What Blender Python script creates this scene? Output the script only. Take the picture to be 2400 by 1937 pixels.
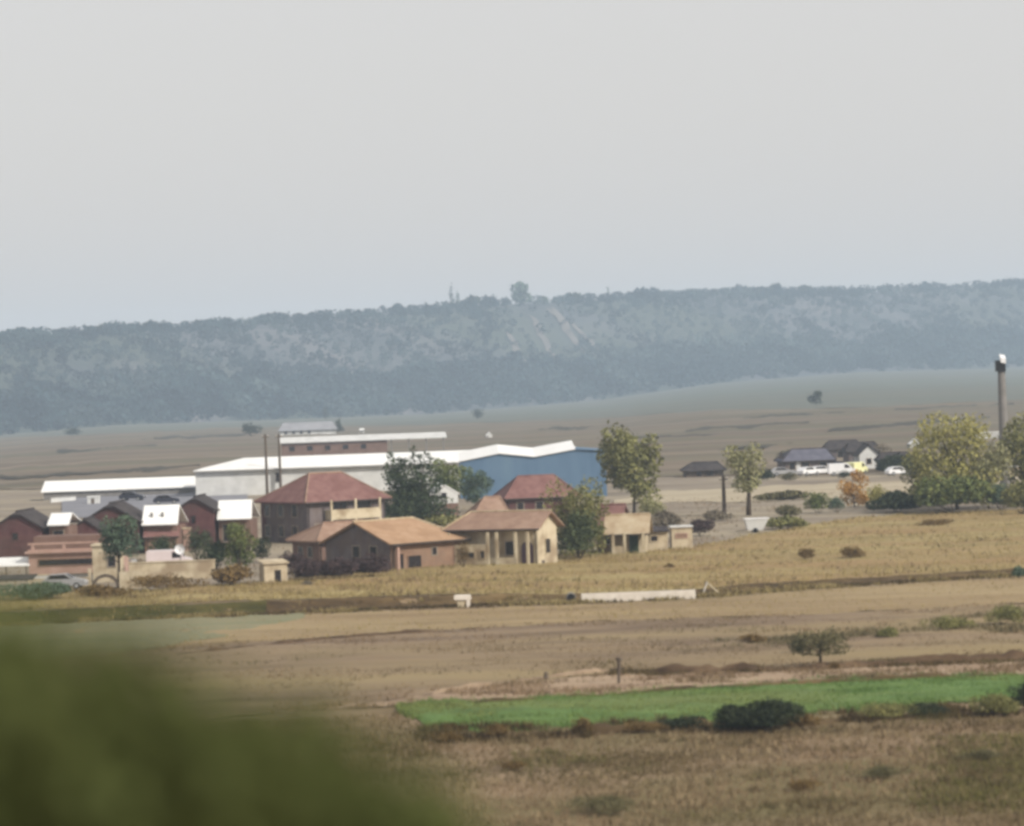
import bpy, math, random
import numpy as np
from mathutils import Matrix, Vector

for o in list(bpy.data.objects):
    bpy.data.objects.remove(o)
SC = bpy.context.scene
COL = SC.collection

# ------------------------------------------------------------------ camera
CAM_H = 20.0
FPX = 512.0 / math.tan(math.radians(7.7))          # focal length in 1024-wide pixels
PITCH = math.radians(0.65)
ROLL = math.radians(2.0)
F_ = Vector((0, math.cos(PITCH), -math.sin(PITCH)))
U0 = Vector((0, math.sin(PITCH), math.cos(PITCH)))
R0 = Vector((1, 0, 0))
U_ = U0 * math.cos(ROLL) + R0 * math.sin(ROLL)
R_ = R0 * math.cos(ROLL) - U0 * math.sin(ROLL)
cam = bpy.data.cameras.new("camera")
cam.sensor_width = 36.0
cam.lens = 18.0 / math.tan(math.radians(7.7))
cam.clip_start = 0.5
cam.clip_end = 20000
cam.dof.use_dof = True
cam.dof.focus_distance = 900.0
cam.dof.aperture_fstop = 0.66
cam_ob = bpy.data.objects.new("camera", cam)
COL.objects.link(cam_ob)
M = Matrix((R_, U_, -F_)).transposed().to_4x4()
M.translation = Vector((0, 0, CAM_H))
cam_ob.matrix_world = M
SC.camera = cam_ob
# ------------------------------------------------------------------ sky, sun, exposure
SUN_EL, SUN_AZ = math.radians(36), math.radians(128)   # azimuth clockwise from +Y: right of and behind the camera
W = bpy.data.worlds.new("World")
SC.world = W
W.use_nodes = True
nt = W.node_tree
nt.nodes.clear()
sky = nt.nodes.new("ShaderNodeTexSky")
sky.sky_type = 'NISHITA'
sky.sun_disc = False
sky.sun_elevation = SUN_EL
sky.sun_rotation = SUN_AZ
sky.dust_density = 4.0
mix = nt.nodes.new("ShaderNodeMix")
mix.data_type = 'RGBA'
mix.inputs[0].default_value = 0.72                      # thin even overcast veil over the blue
mix.inputs[7].default_value = (7.65, 7.25, 6.95, 1)
bg = nt.nodes.new("ShaderNodeBackground")
bg.inputs[1].default_value = 0.10
wo = nt.nodes.new("ShaderNodeOutputWorld")
nt.links.new(sky.outputs[0], mix.inputs[6])
nt.links.new(mix.outputs[2], bg.inputs[0])
nt.links.new(bg.outputs[0], wo.inputs[0])
sun = bpy.data.lights.new("sun", 'SUN')
sun.energy = 3.6
sun.angle = math.radians(1.0)
sun.color = (1.0, 0.95, 0.87)
sun_ob = bpy.data.objects.new("sun", sun)
COL.objects.link(sun_ob)
sd = Vector((math.sin(SUN_AZ) * math.cos(SUN_EL), math.cos(SUN_AZ) * math.cos(SUN_EL), math.sin(SUN_EL)))
sun_ob.rotation_euler = sd.to_track_quat('Z', 'Y').to_euler()
SC.view_settings.view_transform = 'Standard'
SC.view_settings.look = 'None'
SC.view_settings.gamma = 1.0
SC.view_settings.exposure = 0.19
SC.view_settings.use_curve_mapping = False
cy = SC.cycles
cy.use_denoising = True
cy.volume_bounces = 2
cy.max_bounces = 6
cy.diffuse_bounces = 3
cy.pixel_filter_type = 'BLACKMAN_HARRIS'
cy.filter_width = 3.2
HAZE_DENSITY = 0.00016

# ------------------------------------------------------------------ helpers: numbers
S = 1024.0 / 2151.0                                     # layout notes were taken on a 2151-wide view
KPX = FPX / S


def rays(px, py):
    """directions with y component 1 through layout pixels"""
    px = np.asarray(px, float) * S
    py = np.asarray(py, float) * S
    a = (px - 512) / FPX
    b = -(py - 413) / FPX
    d = np.array(F_)[:, None] + np.array(R_)[:, None] * a.ravel() + np.array(U_)[:, None] * b.ravel()
    return d / d[1]


def ss(a, b, x):
    t = np.clip((np.asarray(x, float) - a) / (b - a), 0, 1)
    return t * t * (3 - 2 * t)


def hash2(i, j, s):
    n = (i * 374761393 + j * 668265263 + s * 974634777) & 0x7fffffff
    n = ((n ^ (n >> 13)) * 1274126177) & 0x7fffffff
    return ((n ^ (n >> 16)) & 0xffff) / 65535.0


def vnoise(x, y, s=0):
    x = np.asarray(x, float)
    y = np.asarray(y, float)
    i = np.floor(x).astype(np.int64)
    j = np.floor(y).astype(np.int64)
    fx = x - i
    fy = y - j
    fx = fx * fx * (3 - 2 * fx)
    fy = fy * fy * (3 - 2 * fy)
    a = hash2(i, j, s); b = hash2(i + 1, j, s); c = hash2(i, j + 1, s); d = hash2(i + 1, j + 1, s)
    return (a + (b - a) * fx) * (1 - fy) + (c + (d - c) * fx) * fy - 0.5


def fbm(x, y, s=0, n=4):
    t = 0; a = 1.0
    for k in range(n):
        t = t + a * vnoise(x * 2 ** k, y * 2 ** k, s + k)
        a *= 0.5
    return t


# scarp under the yellow meadow (a low earth bank) and the rise of the plain towards the hill
SCX = np.array([-700, 0, 500, 960, 1200, 1460, 1600, 1800, 2151, 2800])
SCY = np.array([1344, 1313, 1291, 1272, 1264, 1252, 1240, 1227, 1205, 1170])
_d = rays(SCX, SCY)
_t = CAM_H / -_d[2]
SC_X, SC_Y = _d[0] * _t, _t
SC_H = np.array([0.8, 0.85, 0.85, 0.7, 0.45, 0.35, 0.35, 0.3, 0.28, 0.25])


def scarp(x):
    return np.interp(x, SC_X, SC_Y), np.interp(x, SC_X, SC_H)


HBX = np.array([-900, 0, 250, 530, 900, 1250, 1500, 1800, 2151, 3000])
HBY = np.array([945, 916, 893, 884, 870, 842, 806, 782, 772, 750])
HCX = np.array([-900, 0, 180, 360, 550, 760, 880, 1000, 1100, 1200, 1380, 1620, 1800, 2000, 2151, 3000])
HCY = np.array([752, 714, 704, 694, 679, 664, 657, 641, 638, 634, 621, 617, 615, 606, 597, 560])
hx = np.linspace(-900, 3000, 300)
HB_D = rays(hx, np.interp(hx, HBX, HBY))
HB_Y = np.interp(hx, [-900, 0, 2151, 3000], [2600, 2900, 4400, 4800])
HB_U = HB_D[0]
HB_Z = CAM_H + HB_D[2] * HB_Y
HC_D = rays(hx, np.interp(hx, HCX, HCY))
HC_Y = HB_Y * 1.13
HC_Z = CAM_H + HC_D[2] * HC_Y


def G(x, y):
    """height of the ground"""
    x = np.asarray(x, float)
    y = np.asarray(y, float)
    z = 17.4 * (1 - ss(3, 125, y))
    ys, hs = scarp(x)
    z = z + hs * ss(0, 1.3, y - ys)
    u = x / np.maximum(y, 50)
    yb = np.interp(u, HB_U, HB_Y)
    zb = np.interp(u, HB_U, HB_Z) - hs
    return z + zb * np.clip((y / yb - 0.21) / 0.79, 0, 1.3)


_TS = np.geomspace(120, 9000, 5400)


def at(px, py):
    """layout pixels -> points on the ground, N x 3"""
    d = rays(np.atleast_1d(px), np.atleast_1d(py))
    out = []
    for k in range(d.shape[1]):
        x = d[0, k] * _TS
        z = CAM_H + d[2, k] * _TS
        g = z - G(x, _TS)
        neg = np.nonzero(g < 0)[0]
        i = neg[0] if len(neg) else len(_TS) - 1
        i = max(i, 1)
        f = g[i - 1] / (g[i - 1] - g[i]) if g[i - 1] != g[i] else 0
        f = min(max(f, 0), 1)
        t = _TS[i - 1] + f * (_TS[i] - _TS[i - 1])
        out.append((d[0, k] * t, t, CAM_H + d[2, k] * t))
    return np.array(out)


def at1(px, py):
    return Vector(at(px, py)[0])


def ppm(y):
    return KPX / y                                       # layout pixels per metre at distance y


# ------------------------------------------------------------------ helpers: materials
def lin(c):
    return tuple(((v / 255) / 12.92 if v / 255 <= 0.04045 else ((v / 255 + 0.055) / 1.055) ** 2.4) for v in c)


MATS = {}


def mat(name, cols, scale=1.0, stretch=(1, 1, 1), rough=0.9, bump=0.0, k=0.85, detail=6, pos=None, metal=0, spec=0.2, second=None):
    """procedural surface: noise through a colour ramp of sRGB stops (times k), optional second large scale mottling"""
    if name in MATS:
        return MATS[name]
    m = bpy.data.materials.new(name)
    m.use_nodes = True
    t = m.node_tree
    bs = t.nodes["Principled BSDF"]
    bs.inputs["Roughness"].default_value = rough
    bs.inputs["Metallic"].default_value = metal
    bs.inputs["Specular IOR Level"].default_value = spec
    tc = t.nodes.new("ShaderNodeTexCoord")
    mp = t.nodes.new("ShaderNodeMapping")
    mp.inputs["Scale"].default_value = stretch
    nz = t.nodes.new("ShaderNodeTexNoise")
    nz.inputs["Scale"].default_value = scale
    nz.inputs["Detail"].default_value = detail
    nz.inputs["Roughness"].default_value = 0.62
    rp = t.nodes.new("ShaderNodeValToRGB")
    n = len(cols)
    ps = pos or [0.3 + 0.4 * i / max(n - 1, 1) for i in range(n)]
    while len(rp.color_ramp.elements) < n:
        rp.color_ramp.elements.new(0.5)
    for i in range(n):
        e = rp.color_ramp.elements[i]
        e.position = ps[i]
        e.color = tuple(v * k for v in lin(cols[i])) + (1,)
    t.links.new(tc.outputs["Object"], mp.inputs[0])
    t.links.new(mp.outputs[0], nz.inputs[0])
    t.links.new(nz.outputs[0], rp.inputs[0])
    out = rp.outputs[0]
    if second:
        sc2, c2, amt = second
        n2 = t.nodes.new("ShaderNodeTexNoise")
        n2.inputs["Scale"].default_value = sc2
        n2.inputs["Detail"].default_value = 4
        r2 = t.nodes.new("ShaderNodeValToRGB")
        r2.color_ramp.elements[0].position = 0.45
        r2.color_ramp.elements[1].position = 0.62
        r2.color_ramp.elements[0].color = (0, 0, 0, 1)
        r2.color_ramp.elements[1].color = (amt, amt, amt, 1)
        mx = t.nodes.new("ShaderNodeMix")
        mx.data_type = 'RGBA'
        mx.inputs[7].default_value = tuple(v * k for v in lin(c2)) + (1,)
        t.links.new(mp.outputs[0], n2.inputs[0])
        t.links.new(n2.outputs[0], r2.inputs[0])
        t.links.new(r2.outputs[0], mx.inputs[0])
        t.links.new(out, mx.inputs[6])
        out = mx.outputs[2]
    t.links.new(out, bs.inputs["Base Color"])
    if bump:
        bp = t.nodes.new("ShaderNodeBump")
        bp.inputs["Strength"].default_value = bump
        bp.inputs["Distance"].default_value = 0.3
        t.links.new(nz.outputs[0], bp.inputs["Height"])
        t.links.new(bp.outputs[0], bs.inputs["Normal"])
    MATS[name] = m
    return m


def tile_mat(name, cols, k=0.85):
    """clay tile roof: mottled tiles with shallow courses running along the eaves"""
    m = mat(name, cols, scale=1.1, rough=0.9, k=k, second=(0.35, cols[0], 0.6))
    t = m.node_tree
    bs = t.nodes["Principled BSDF"]
    tc = t.nodes["Texture Coordinate"]
    wv = t.nodes.new("ShaderNodeTexWave")
    wv.bands_direction = 'Z'
    wv.inputs["Scale"].default_value = 1.6
    wv.inputs["Distortion"].default_value = 0.6
    bp = t.nodes.new("ShaderNodeBump")
    bp.inputs["Strength"].default_value = 0.5
    bp.inputs["Distance"].default_value = 0.08
    t.links.new(tc.outputs["Object"], wv.inputs[0])
    t.links.new(wv.outputs[1], bp.inputs["Height"])
    t.links.new(bp.outputs[0], bs.inputs["Normal"])
    return m


# ------------------------------------------------------------------ helpers: meshes and things
class MB:
    def __init__(self):
        self.v = []
        self.f = []

    def poly(self, pts):
        n = len(self.v)
        self.v += [tuple(p) for p in pts]
        self.f.append(tuple(range(n, n + len(pts))))
        return self

    def box(self, x0, x1, y0, y1, z0, z1):
        n = len(self.v)
        self.v += [(x, y, z) for z in (z0, z1) for y in (y0, y1) for x in (x0, x1)]
        for q in ((0, 2, 3, 1), (4, 5, 7, 6), (0, 1, 5, 4), (2, 6, 7, 3), (0, 4, 6, 2), (1, 3, 7, 5)):
            self.f.append(tuple(n + i for i in q))
        return self

    def slab(self, pts, t):
        """a polygon given thickness t downwards"""
        n = len(pts)
        b = len(self.v)
        self.v += [tuple(p) for p in pts] + [(p[0], p[1], p[2] - t) for p in pts]
        self.f.append(tuple(range(b, b + n)))
        self.f.append(tuple(range(b + 2 * n - 1, b + n - 1, -1)))
        for i in range(n):
            j = (i + 1) % n
            self.f.append((b + i, b + n + i, b + n + j, b + j))
        return self

    def prism(self, prof, y0, y1):
        """profile in x,z extruded along y"""
        n = len(prof)
        b = len(self.v)
        self.v += [(p[0], y0, p[1]) for p in prof] + [(p[0], y1, p[1]) for p in prof]
        self.f.append(tuple(range(b, b + n)))
        self.f.append(tuple(range(b + 2 * n - 1, b + n - 1, -1)))
        for i in range(n):
            j = (i + 1) % n
            self.f.append((b + i, b + n + i, b + n + j, b + j))
        return self

    def tube(self, pts, rad, n=7):
        b = len(self.v)
        pts = [Vector(p) for p in pts]
        for i, p in enumerate(pts):
            d = (pts[min(i + 1, len(pts) - 1)] - pts[max(i - 1, 0)]).normalized()
            s = d.cross(Vector((0.31, 0.95, 0.1))).normalized()
            w = d.cross(s)
            for k in range(n):
                a = 2 * math.pi * k / n
                self.v.append(tuple(p + (s * math.cos(a) + w * math.sin(a)) * rad[i]))
        for i in range(len(pts) - 1):
            for k in range(n):
                k2 = (k + 1) % n
                self.f.append((b + i * n + k, b + i * n + k2, b + (i + 1) * n + k2, b + (i + 1) * n + k))
        self.f.append(tuple(b + k for k in range(n - 1, -1, -1)))
        self.f.append(tuple(b + (len(pts) - 1) * n + k for k in range(n)))
        return self

    def disc(self, c, r, axis, half, n=14):
        """short cylinder, axis 'x','y' or 'z'"""
        b = len(self.v)
        for s in (-half, half):
            for k in range(n):
                a = 2 * math.pi * k / n
                p, q = r * math.cos(a), r * math.sin(a)
                off = {'x': (s, p, q), 'y': (p, s, q), 'z': (p, q, s)}[axis]
                self.v.append((c[0] + off[0], c[1] + off[1], c[2] + off[2]))
        self.f.append(tuple(range(b, b + n)))
        self.f.append(tuple(range(b + 2 * n - 1, b + n - 1, -1)))
        for k in range(n):
            k2 = (k + 1) % n
            self.f.append((b + k, b + n + k, b + n + k2, b + k2))
        return self


def link(name, me, material, parent=None):
    o = bpy.data.objects.new(name, me)
    COL.objects.link(o)
    if material is not None:
        me.materials.append(material)
    if parent is not None:
        o.parent = parent
    return o


def obj(name, mb, material, parent=None, smooth=False, fix=True):
    me = bpy.data.meshes.new(name)
    me.from_pydata(mb.v, [], mb.f)
    me.validate()
    if fix:
        import bmesh
        bm = bmesh.new()
        bm.from_mesh(me)
        bmesh.ops.recalc_face_normals(bm, faces=bm.faces)
        bm.to_mesh(me)
        bm.free()
    if smooth:
        me.polygons.foreach_set("use_smooth", [True] * len(me.polygons))
    me.update()
    return link(name, me, material, parent)


def npmesh(name, V, Q, material, parent=None, smooth=False):
    """mesh from numpy arrays, Q of quads or triangles"""
    me = bpy.data.meshes.new(name)
    n, k = Q.shape
    me.vertices.add(len(V))
    me.vertices.foreach_set("co", np.ascontiguousarray(V, np.float32).ravel())
    me.loops.add(n * k)
    me.loops.foreach_set("vertex_index", np.ascontiguousarray(Q, np.int32).ravel())
    me.polygons.add(n)
    me.polygons.foreach_set("loop_start", np.arange(0, n * k, k, dtype=np.int32))
    if smooth:
        me.polygons.foreach_set("use_smooth", np.ones(n, bool))
    me.update(calc_edges=True)
    return link(name, me, material, parent)


def tag(o, label, cat, group=None):
    o["label"] = label
    o["category"] = cat
    if group:
        o["group"] = group
    return o


def kind(o, k, label=None):
    o["kind"] = k
    if label:
        o["label"] = label
    return o


def thing(name, label, cat, loc, rz=0.0, group=None):
    o = bpy.data.objects.new(name, None)
    COL.objects.link(o)
    o.empty_display_size = 0.3
    o.location = loc
    o.rotation_euler = (0, 0, rz)
    return tag(o, label, cat, group)


# ------------------------------------------------------------------ palette
M_MEADOW = mat("dry_meadow_soil", [(92, 76, 54), (132, 112, 84), (156, 134, 106), (112, 102, 68)], scale=0.16, stretch=(0.7, 1, 1), bump=0.5, second=(0.045, (112, 104, 64), 0.8), k=0.74)
M_CROP = mat("green_crop", [(72, 98, 48), (96, 126, 64), (114, 138, 78)], scale=0.35, stretch=(0.5, 1, 1), bump=0.4, second=(0.09, (124, 128, 76), 0.5), k=0.78)
M_TRACK = mat("dirt_track", [(128, 106, 86), (158, 136, 112), (172, 152, 126)], scale=0.4, stretch=(0.3, 1, 1), bump=0.3)
M_FALLOW = mat("fallow_soil", [(100, 82, 64), (136, 116, 92), (156, 136, 106)], scale=0.22, stretch=(0.22, 1, 1), bump=0.7, second=(0.05, (158, 140, 100), 0.8), k=0.74)
M_STUBBLE = mat("pale_stubble", [(130, 110, 80), (160, 140, 104), (174, 154, 116)], scale=0.2, stretch=(0.2, 1, 1), bump=0.5, second=(0.06, (140, 116, 84), 0.6), k=0.76)
M_LEFTGREEN = mat("young_green_sward", [(112, 114, 82), (128, 126, 96), (144, 132, 104)], scale=0.3, stretch=(0.15, 1, 1), bump=0.3)
M_BANK = mat("dark_bank_earth", [(54, 42, 26), (92, 74, 48), (124, 104, 70)], scale=0.5, stretch=(0.3, 1, 1), bump=0.8, k=0.8)
M_BANKG = mat("olive_bank_grass", [(52, 52, 22), (78, 74, 34), (96, 86, 46)], scale=0.8, stretch=(0.3, 1, 1), bump=0.8, k=0.75)
M_YELLOW = mat("yellow_meadow", [(132, 114, 72), (160, 142, 96), (178, 162, 112)], scale=0.14, stretch=(0.35, 1, 1), bump=0.6, second=(0.06, (154, 126, 86), 0.8), k=0.76)
M_VILLAGE = mat("village_earth", [(112, 100, 86), (138, 126, 110), (158, 148, 130)], scale=0.12, stretch=(0.3, 1, 1), bump=0.4, second=(0.05, (168, 156, 132), 0.6), k=0.8)
M_TAN = mat("pale_dust", [(150, 136, 112), (172, 160, 136), (184, 172, 148)], scale=0.15, stretch=(0.3, 1, 1), k=0.85)
M_YARD = mat("yard_asphalt", [(112, 112, 118), (134, 134, 140), (146, 144, 148)], scale=0.4, stretch=(0.4, 1, 1), k=0.8)
M_PLAIN = mat("plain_stubble", [(92, 80, 66), (136, 120, 100), (156, 142, 122)], scale=0.03, stretch=(0.2, 1, 1), second=(0.016, (112, 108, 82), 0.7), k=0.62)
M_PLAING = mat("plain_pasture", [(96, 104, 90), (114, 118, 104), (128, 128, 112)], scale=0.03, stretch=(0.12, 1, 1), second=(0.012, (126, 118, 100), 0.5), k=0.62)
M_STREAK = mat("weedy_streak", [(68, 64, 52), (92, 86, 70)], scale=0.1, stretch=(0.2, 1, 1), k=0.6)
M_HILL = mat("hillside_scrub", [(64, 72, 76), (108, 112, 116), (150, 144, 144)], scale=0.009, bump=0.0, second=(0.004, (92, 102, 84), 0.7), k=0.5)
M_SLIP = mat("bare_slip_clay", [(120, 116, 112), (158, 150, 142)], scale=0.03, k=0.56)
M_FOREST = mat("haze_tinted_woodland_leaf", [(20, 34, 40), (60, 82, 84), (112, 124, 120)], scale=0.014, rough=1, k=0.62, pos=[0.40, 0.5, 0.62], second=(0.007, (28, 46, 54), 0.85))  # leaf colour carries extra blue for the haze of distance


def leafmat(name, dark, light, k=0.6, scale=0.9):
    midc = tuple((a + b) / 2 for a, b in zip(dark, light))
    m = mat("leaf_" + name, [dark, midc, light], scale=scale, rough=0.85, k=k, spec=0.1)
    return m


L_DARK = leafmat("dark_green", (46, 58, 44), (96, 106, 72), k=0.75)
L_OLIVE = leafmat("olive", (88, 90, 54), (142, 138, 88), k=0.98)
L_PALE = leafmat("pale_olive", (118, 118, 82), (156, 152, 112), k=1.0)
L_YELLOW = leafmat("yellow_green", (118, 116, 62), (168, 160, 98), k=1.0)
L_GOLD = leafmat("orange_gold", (150, 108, 48), (186, 146, 76), k=1.0)
L_TEAL = leafmat("teal_green", (62, 78, 66), (104, 120, 96), k=0.9)
L_MOSS = leafmat("moss_green", (72, 84, 50), (124, 128, 76), k=0.95)
L_PURPLE = leafmat("purple_brown", (58, 46, 48), (92, 76, 74), k=0.85)
L_BROWN = leafmat("brown_scrub", (92, 74, 46), (130, 108, 68), k=0.9)
L_DUSK = leafmat("blackish_green", (32, 40, 30), (74, 80, 56), k=0.85)
L_GREY = leafmat("grey_scrub", (102, 94, 82), (138, 128, 110), k=0.9)
L_MOSSD = leafmat("dark_moss", (58, 68, 48), (104, 112, 74), k=0.85)
L_DULL = leafmat("dull_olive", (82, 78, 54), (122, 116, 84), k=0.85)
L_FORE = leafmat("foreground_bush", (66, 74, 40), (106, 112, 66), k=0.82, scale=2.0)
M_BARK = mat("bark", [(62, 50, 40), (96, 82, 66)], scale=3, stretch=(1, 1, 0.3), k=0.7)
M_GRASSY = mat("dry_grass_blade", [(120, 100, 74), (148, 126, 98), (162, 140, 110)], scale=0.12, k=0.72, second=(0.05, (100, 92, 58), 0.8))
M_GRASSG = mat("green_grass_blade", [(80, 108, 50), (112, 138, 70)], scale=0.2, k=0.8, second=(0.07, (132, 132, 78), 0.6))
M_WEED = mat("dark_weed_blade", [(62, 50, 30), (94, 78, 48), (88, 86, 46)], scale=0.25, k=0.8)
M_SCRUBB = mat("olive_scrub_blade", [(92, 84, 60), (124, 114, 84)], scale=0.3, k=0.8)
M_WEEDN = mat("near_weed_blade", [(92, 80, 52), (116, 100, 70), (104, 102, 62)], scale=0.2, k=0.75)
M_OLIVEG = mat("olive_grass_blade", [(94, 90, 48), (122, 116, 68)], scale=0.2, k=0.75)
M_STRAW = mat("pale_straw_blade", [(142, 124, 92), (166, 148, 116)], scale=0.15, k=0.75)
M_WEEDY = mat("yellow_grass_blade", [(136, 120, 78), (172, 156, 108)], scale=0.12, k=0.85)

ROOF_RED = tile_mat("red_clay_tiles", [(124, 86, 80), (146, 108, 102), (156, 120, 112)], k=0.68)
ROOF_ORANGE = tile_mat("orange_clay_tiles", [(166, 132, 102), (186, 152, 120), (196, 164, 136)], k=0.70)
ROOF_PINK = tile_mat("pinkish_clay_tiles", [(152, 122, 104), (172, 142, 122), (184, 156, 136)], k=0.68)
ROOF_TAN = tile_mat("tan_clay_tiles", [(170, 146, 116), (196, 178, 148), (204, 190, 164)], k=0.75)
ROOF_DARK = mat("dark_grey_roofing", [(52, 46, 48), (74, 68, 68), (86, 80, 78)], scale=0.8, k=0.7)
ROOF_SLATE = mat("slate_blue_roofing", [(92, 92, 106), (118, 118, 130)], scale=0.8, k=0.7)
ROOF_WHITE = mat("white_sheet_roofing", [(226, 226, 222), (240, 240, 238)], scale=0.3, stretch=(1, 0.1, 1), rough=0.55, k=0.95, spec=0.4)
M_GREYROOF = mat("grey_sheet_roofing", [(146, 146, 150), (168, 168, 172)], scale=0.3, k=0.75)
W_CREAM = mat("cream_render", [(186, 170, 140), (208, 194, 166), (216, 204, 178)], scale=0.7, k=0.8, second=(0.45, (150, 130, 104), 0.8))
W_WHITE = mat("whitewash", [(206, 206, 202), (224, 224, 222)], scale=0.6, k=0.85, second=(0.5, (188, 188, 186), 0.5))
W_PINK = mat("pink_render", [(176, 142, 128), (196, 166, 152)], scale=0.7, k=0.8, second=(0.5, (160, 132, 116), 0.5))
W_MAROON = mat("maroon_brick", [(84, 54, 54), (104, 70, 70), (114, 82, 80)], scale=0.9, k=0.72, second=(0.5, (92, 76, 72), 0.5))
W_BRICK = mat("orange_brick", [(136, 108, 90), (158, 128, 106), (168, 140, 118)], scale=0.9, k=0.68, second=(0.5, (148, 124, 106), 0.6))
W_GREY = mat("weathered_and_shade_grey", [(96, 86, 88), (122, 112, 112), (132, 122, 118)], scale=0.7, k=0.75, second=(0.5, (112, 96, 86), 0.6))  # weathered walls; also the shade tone on the brick house gable
W_BROWNB = mat("brown_brick", [(124, 98, 86), (146, 120, 108)], scale=0.5, k=0.7)
W_BLUE = mat("blue_cladding", [(88, 116, 144), (104, 132, 160), (112, 140, 164)], scale=0.25, stretch=(1, 1, 0.2), rough=0.6, k=0.72)
M_DARKPANE = mat("dark_glass_and_shade", [(26, 22, 24), (44, 38, 40)], scale=1, rough=0.25, spec=0.5, k=0.9)  # window glass; also stands for shade inside doorways
M_FRAME = mat("painted_frame", [(150, 138, 124), (170, 158, 144)], scale=2, k=0.8)
M_DOORG = mat("green_door_paint", [(48, 62, 48), (64, 78, 60)], scale=2, k=0.8)
M_DOORP = mat("plum_door_paint", [(62, 44, 56), (82, 62, 70)], scale=2, k=0.8)
M_GUTTER = mat("gutter_metal", [(66, 58, 54), (90, 82, 76)], scale=2, k=0.7)
M_WOOD = mat("grey_timber", [(88, 76, 66), (116, 104, 92)], scale=2, stretch=(1, 1, 0.2), k=0.75)
M_CONC = mat("grey_concrete", [(126, 122, 118), (150, 146, 142)], scale=0.9, k=0.75)
M_CONCW = mat("pale_concrete", [(206, 196, 182), (228, 220, 208)], scale=1.2, k=0.9)
M_BLACK = mat("black_paint_and_shade", [(18, 18, 20), (36, 34, 36)], scale=2, rough=0.5, k=0.9)  # black fittings; also the shade in the culvert mouth
M_RUBBER = mat("rubber", [(20, 20, 20), (34, 33, 32)], scale=4, k=0.9)
M_CARW = mat("white_car_paint", [(222, 222, 224), (236, 236, 236)], scale=1, rough=0.3, spec=0.5, k=0.95)
M_CARD = mat("dark_blue_car_paint", [(34, 34, 46), (50, 50, 62)], scale=1, rough=0.3, spec=0.5, k=0.9)
M_CARS = mat("silver_car_paint", [(148, 148, 150), (170, 170, 170)], scale=1, rough=0.3, spec=0.5, k=0.9)
M_CARP = mat("pinkish_white_van_paint", [(212, 198, 198), (226, 214, 214)], scale=1, rough=0.3, spec=0.5, k=0.92)
M_CARY = mat("pale_yellow_paint", [(222, 220, 160), (236, 234, 184)], scale=1, rough=0.35, spec=0.5, k=0.95)

# ================================================================== LARGE STRUCTURE
rng = np.random.default_rng(7)
# --- ground: one sheet to beyond the hill
uu = np.concatenate([np.linspace(-0.62, -0.2, 22)[:-1], np.linspace(-0.2, 0.2, 150), np.linspace(0.2, 0.62, 22)[1:]])
near = np.concatenate([[0.0], np.geomspace(0.012, 1.0, 90)])
step = np.array([0.2, 0.45, 0.7, 0.95, 1.3, 2.0])
far = np.geomspace(4, 5150, 150)
rows = []
for t in near:
    rows.append(('n', t))
for t in step:
    rows.append(('a', t))
for t in far:
    rows.append(('a', t))
GX = np.zeros((len(rows), len(uu)))
GY = np.zeros_like(GX)
for i, (k_, t) in enumerate(rows):
    ys = np.full(len(uu), 345.0)
    for _ in range(4):
        y = -40 + (ys + 40) * t if k_ == 'n' else ys + t
        ys, _h = scarp(uu * (y + 110))
    y = -40 + (ys + 40) * t if k_ == 'n' else ys + t
    GX[i] = uu * (y + 110)
    GY[i] = y
rel = 0.10 * fbm(GX / 7, GY / 7, 3) * ss(60, 150, GY) * (1 - ss(300, 330, GY))
GZ = G(GX, GY) + rel


def grid_faces(nr, nc):
    a = np.arange(nr * nc).reshape(nr, nc)
    return np.stack([a[:-1, :-1], a[:-1, 1:], a[1:, 1:], a[1:, :-1]], -1).reshape(-1, 4)


kind(npmesh("ground", np.stack([GX, GY, GZ], -1).reshape(-1, 3), grid_faces(*GX.shape), M_MEADOW, smooth=True), "structure")


class Strip:
    """a band of land between two edges noted in layout pixels; edges wobble a little"""

    def __init__(self, bot, top, n=140, wob=3.0, seed=0, x0=None, x1=None):
        b = np.array(bot, float)
        t = np.array(top, float)
        x0 = b[0, 0] if x0 is None else x0
        x1 = b[-1, 0] if x1 is None else x1
        xs = np.linspace(x0, x1, n)
        yb = np.interp(xs, b[:, 0], b[:, 1]) + wob * fbm(xs / 45, xs * 0, seed)
        yt = np.interp(xs, t[:, 0], t[:, 1]) + wob * fbm(xs / 45, xs * 0, seed + 50)
        yt = np.minimum(yt, yb - 0.3)
        self.B = at(xs, yb)
        self.T = at(xs, yt)

    def pos(self, u, v):
        u = np.asarray(u) * (len(self.B) - 1)
        i = np.clip(u.astype(int), 0, len(self.B) - 2)
        f = (u - i)[:, None]
        b = self.B[i] * (1 - f) + self.B[i + 1] * f
        t = self.T[i] * (1 - f) + self.T[i + 1] * f
        v = np.asarray(v)[:, None]
        return b * (1 - v) + t * v


def sheet(name, st, nv, off, amp, sc, material, label=None, k="structure", seed=1):
    v = np.linspace(0, 1, nv)
    X = st.B[None] * (1 - v[:, None, None]) + st.T[None] * v[:, None, None]
    edge = np.minimum(1, 6 * np.minimum(v, 1 - v))[:, None]
    Z = G(X[..., 0], X[..., 1]) + off + amp * (0.5 + fbm(X[..., 0] / sc, X[..., 1] / sc, seed)) * edge
    V = np.stack([X[..., 0], X[..., 1], Z], -1)
    o = npmesh(name, V.reshape(-1, 3), grid_faces(nv, len(st.B)), material, smooth=True)
    return kind(o, k, label)


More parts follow.
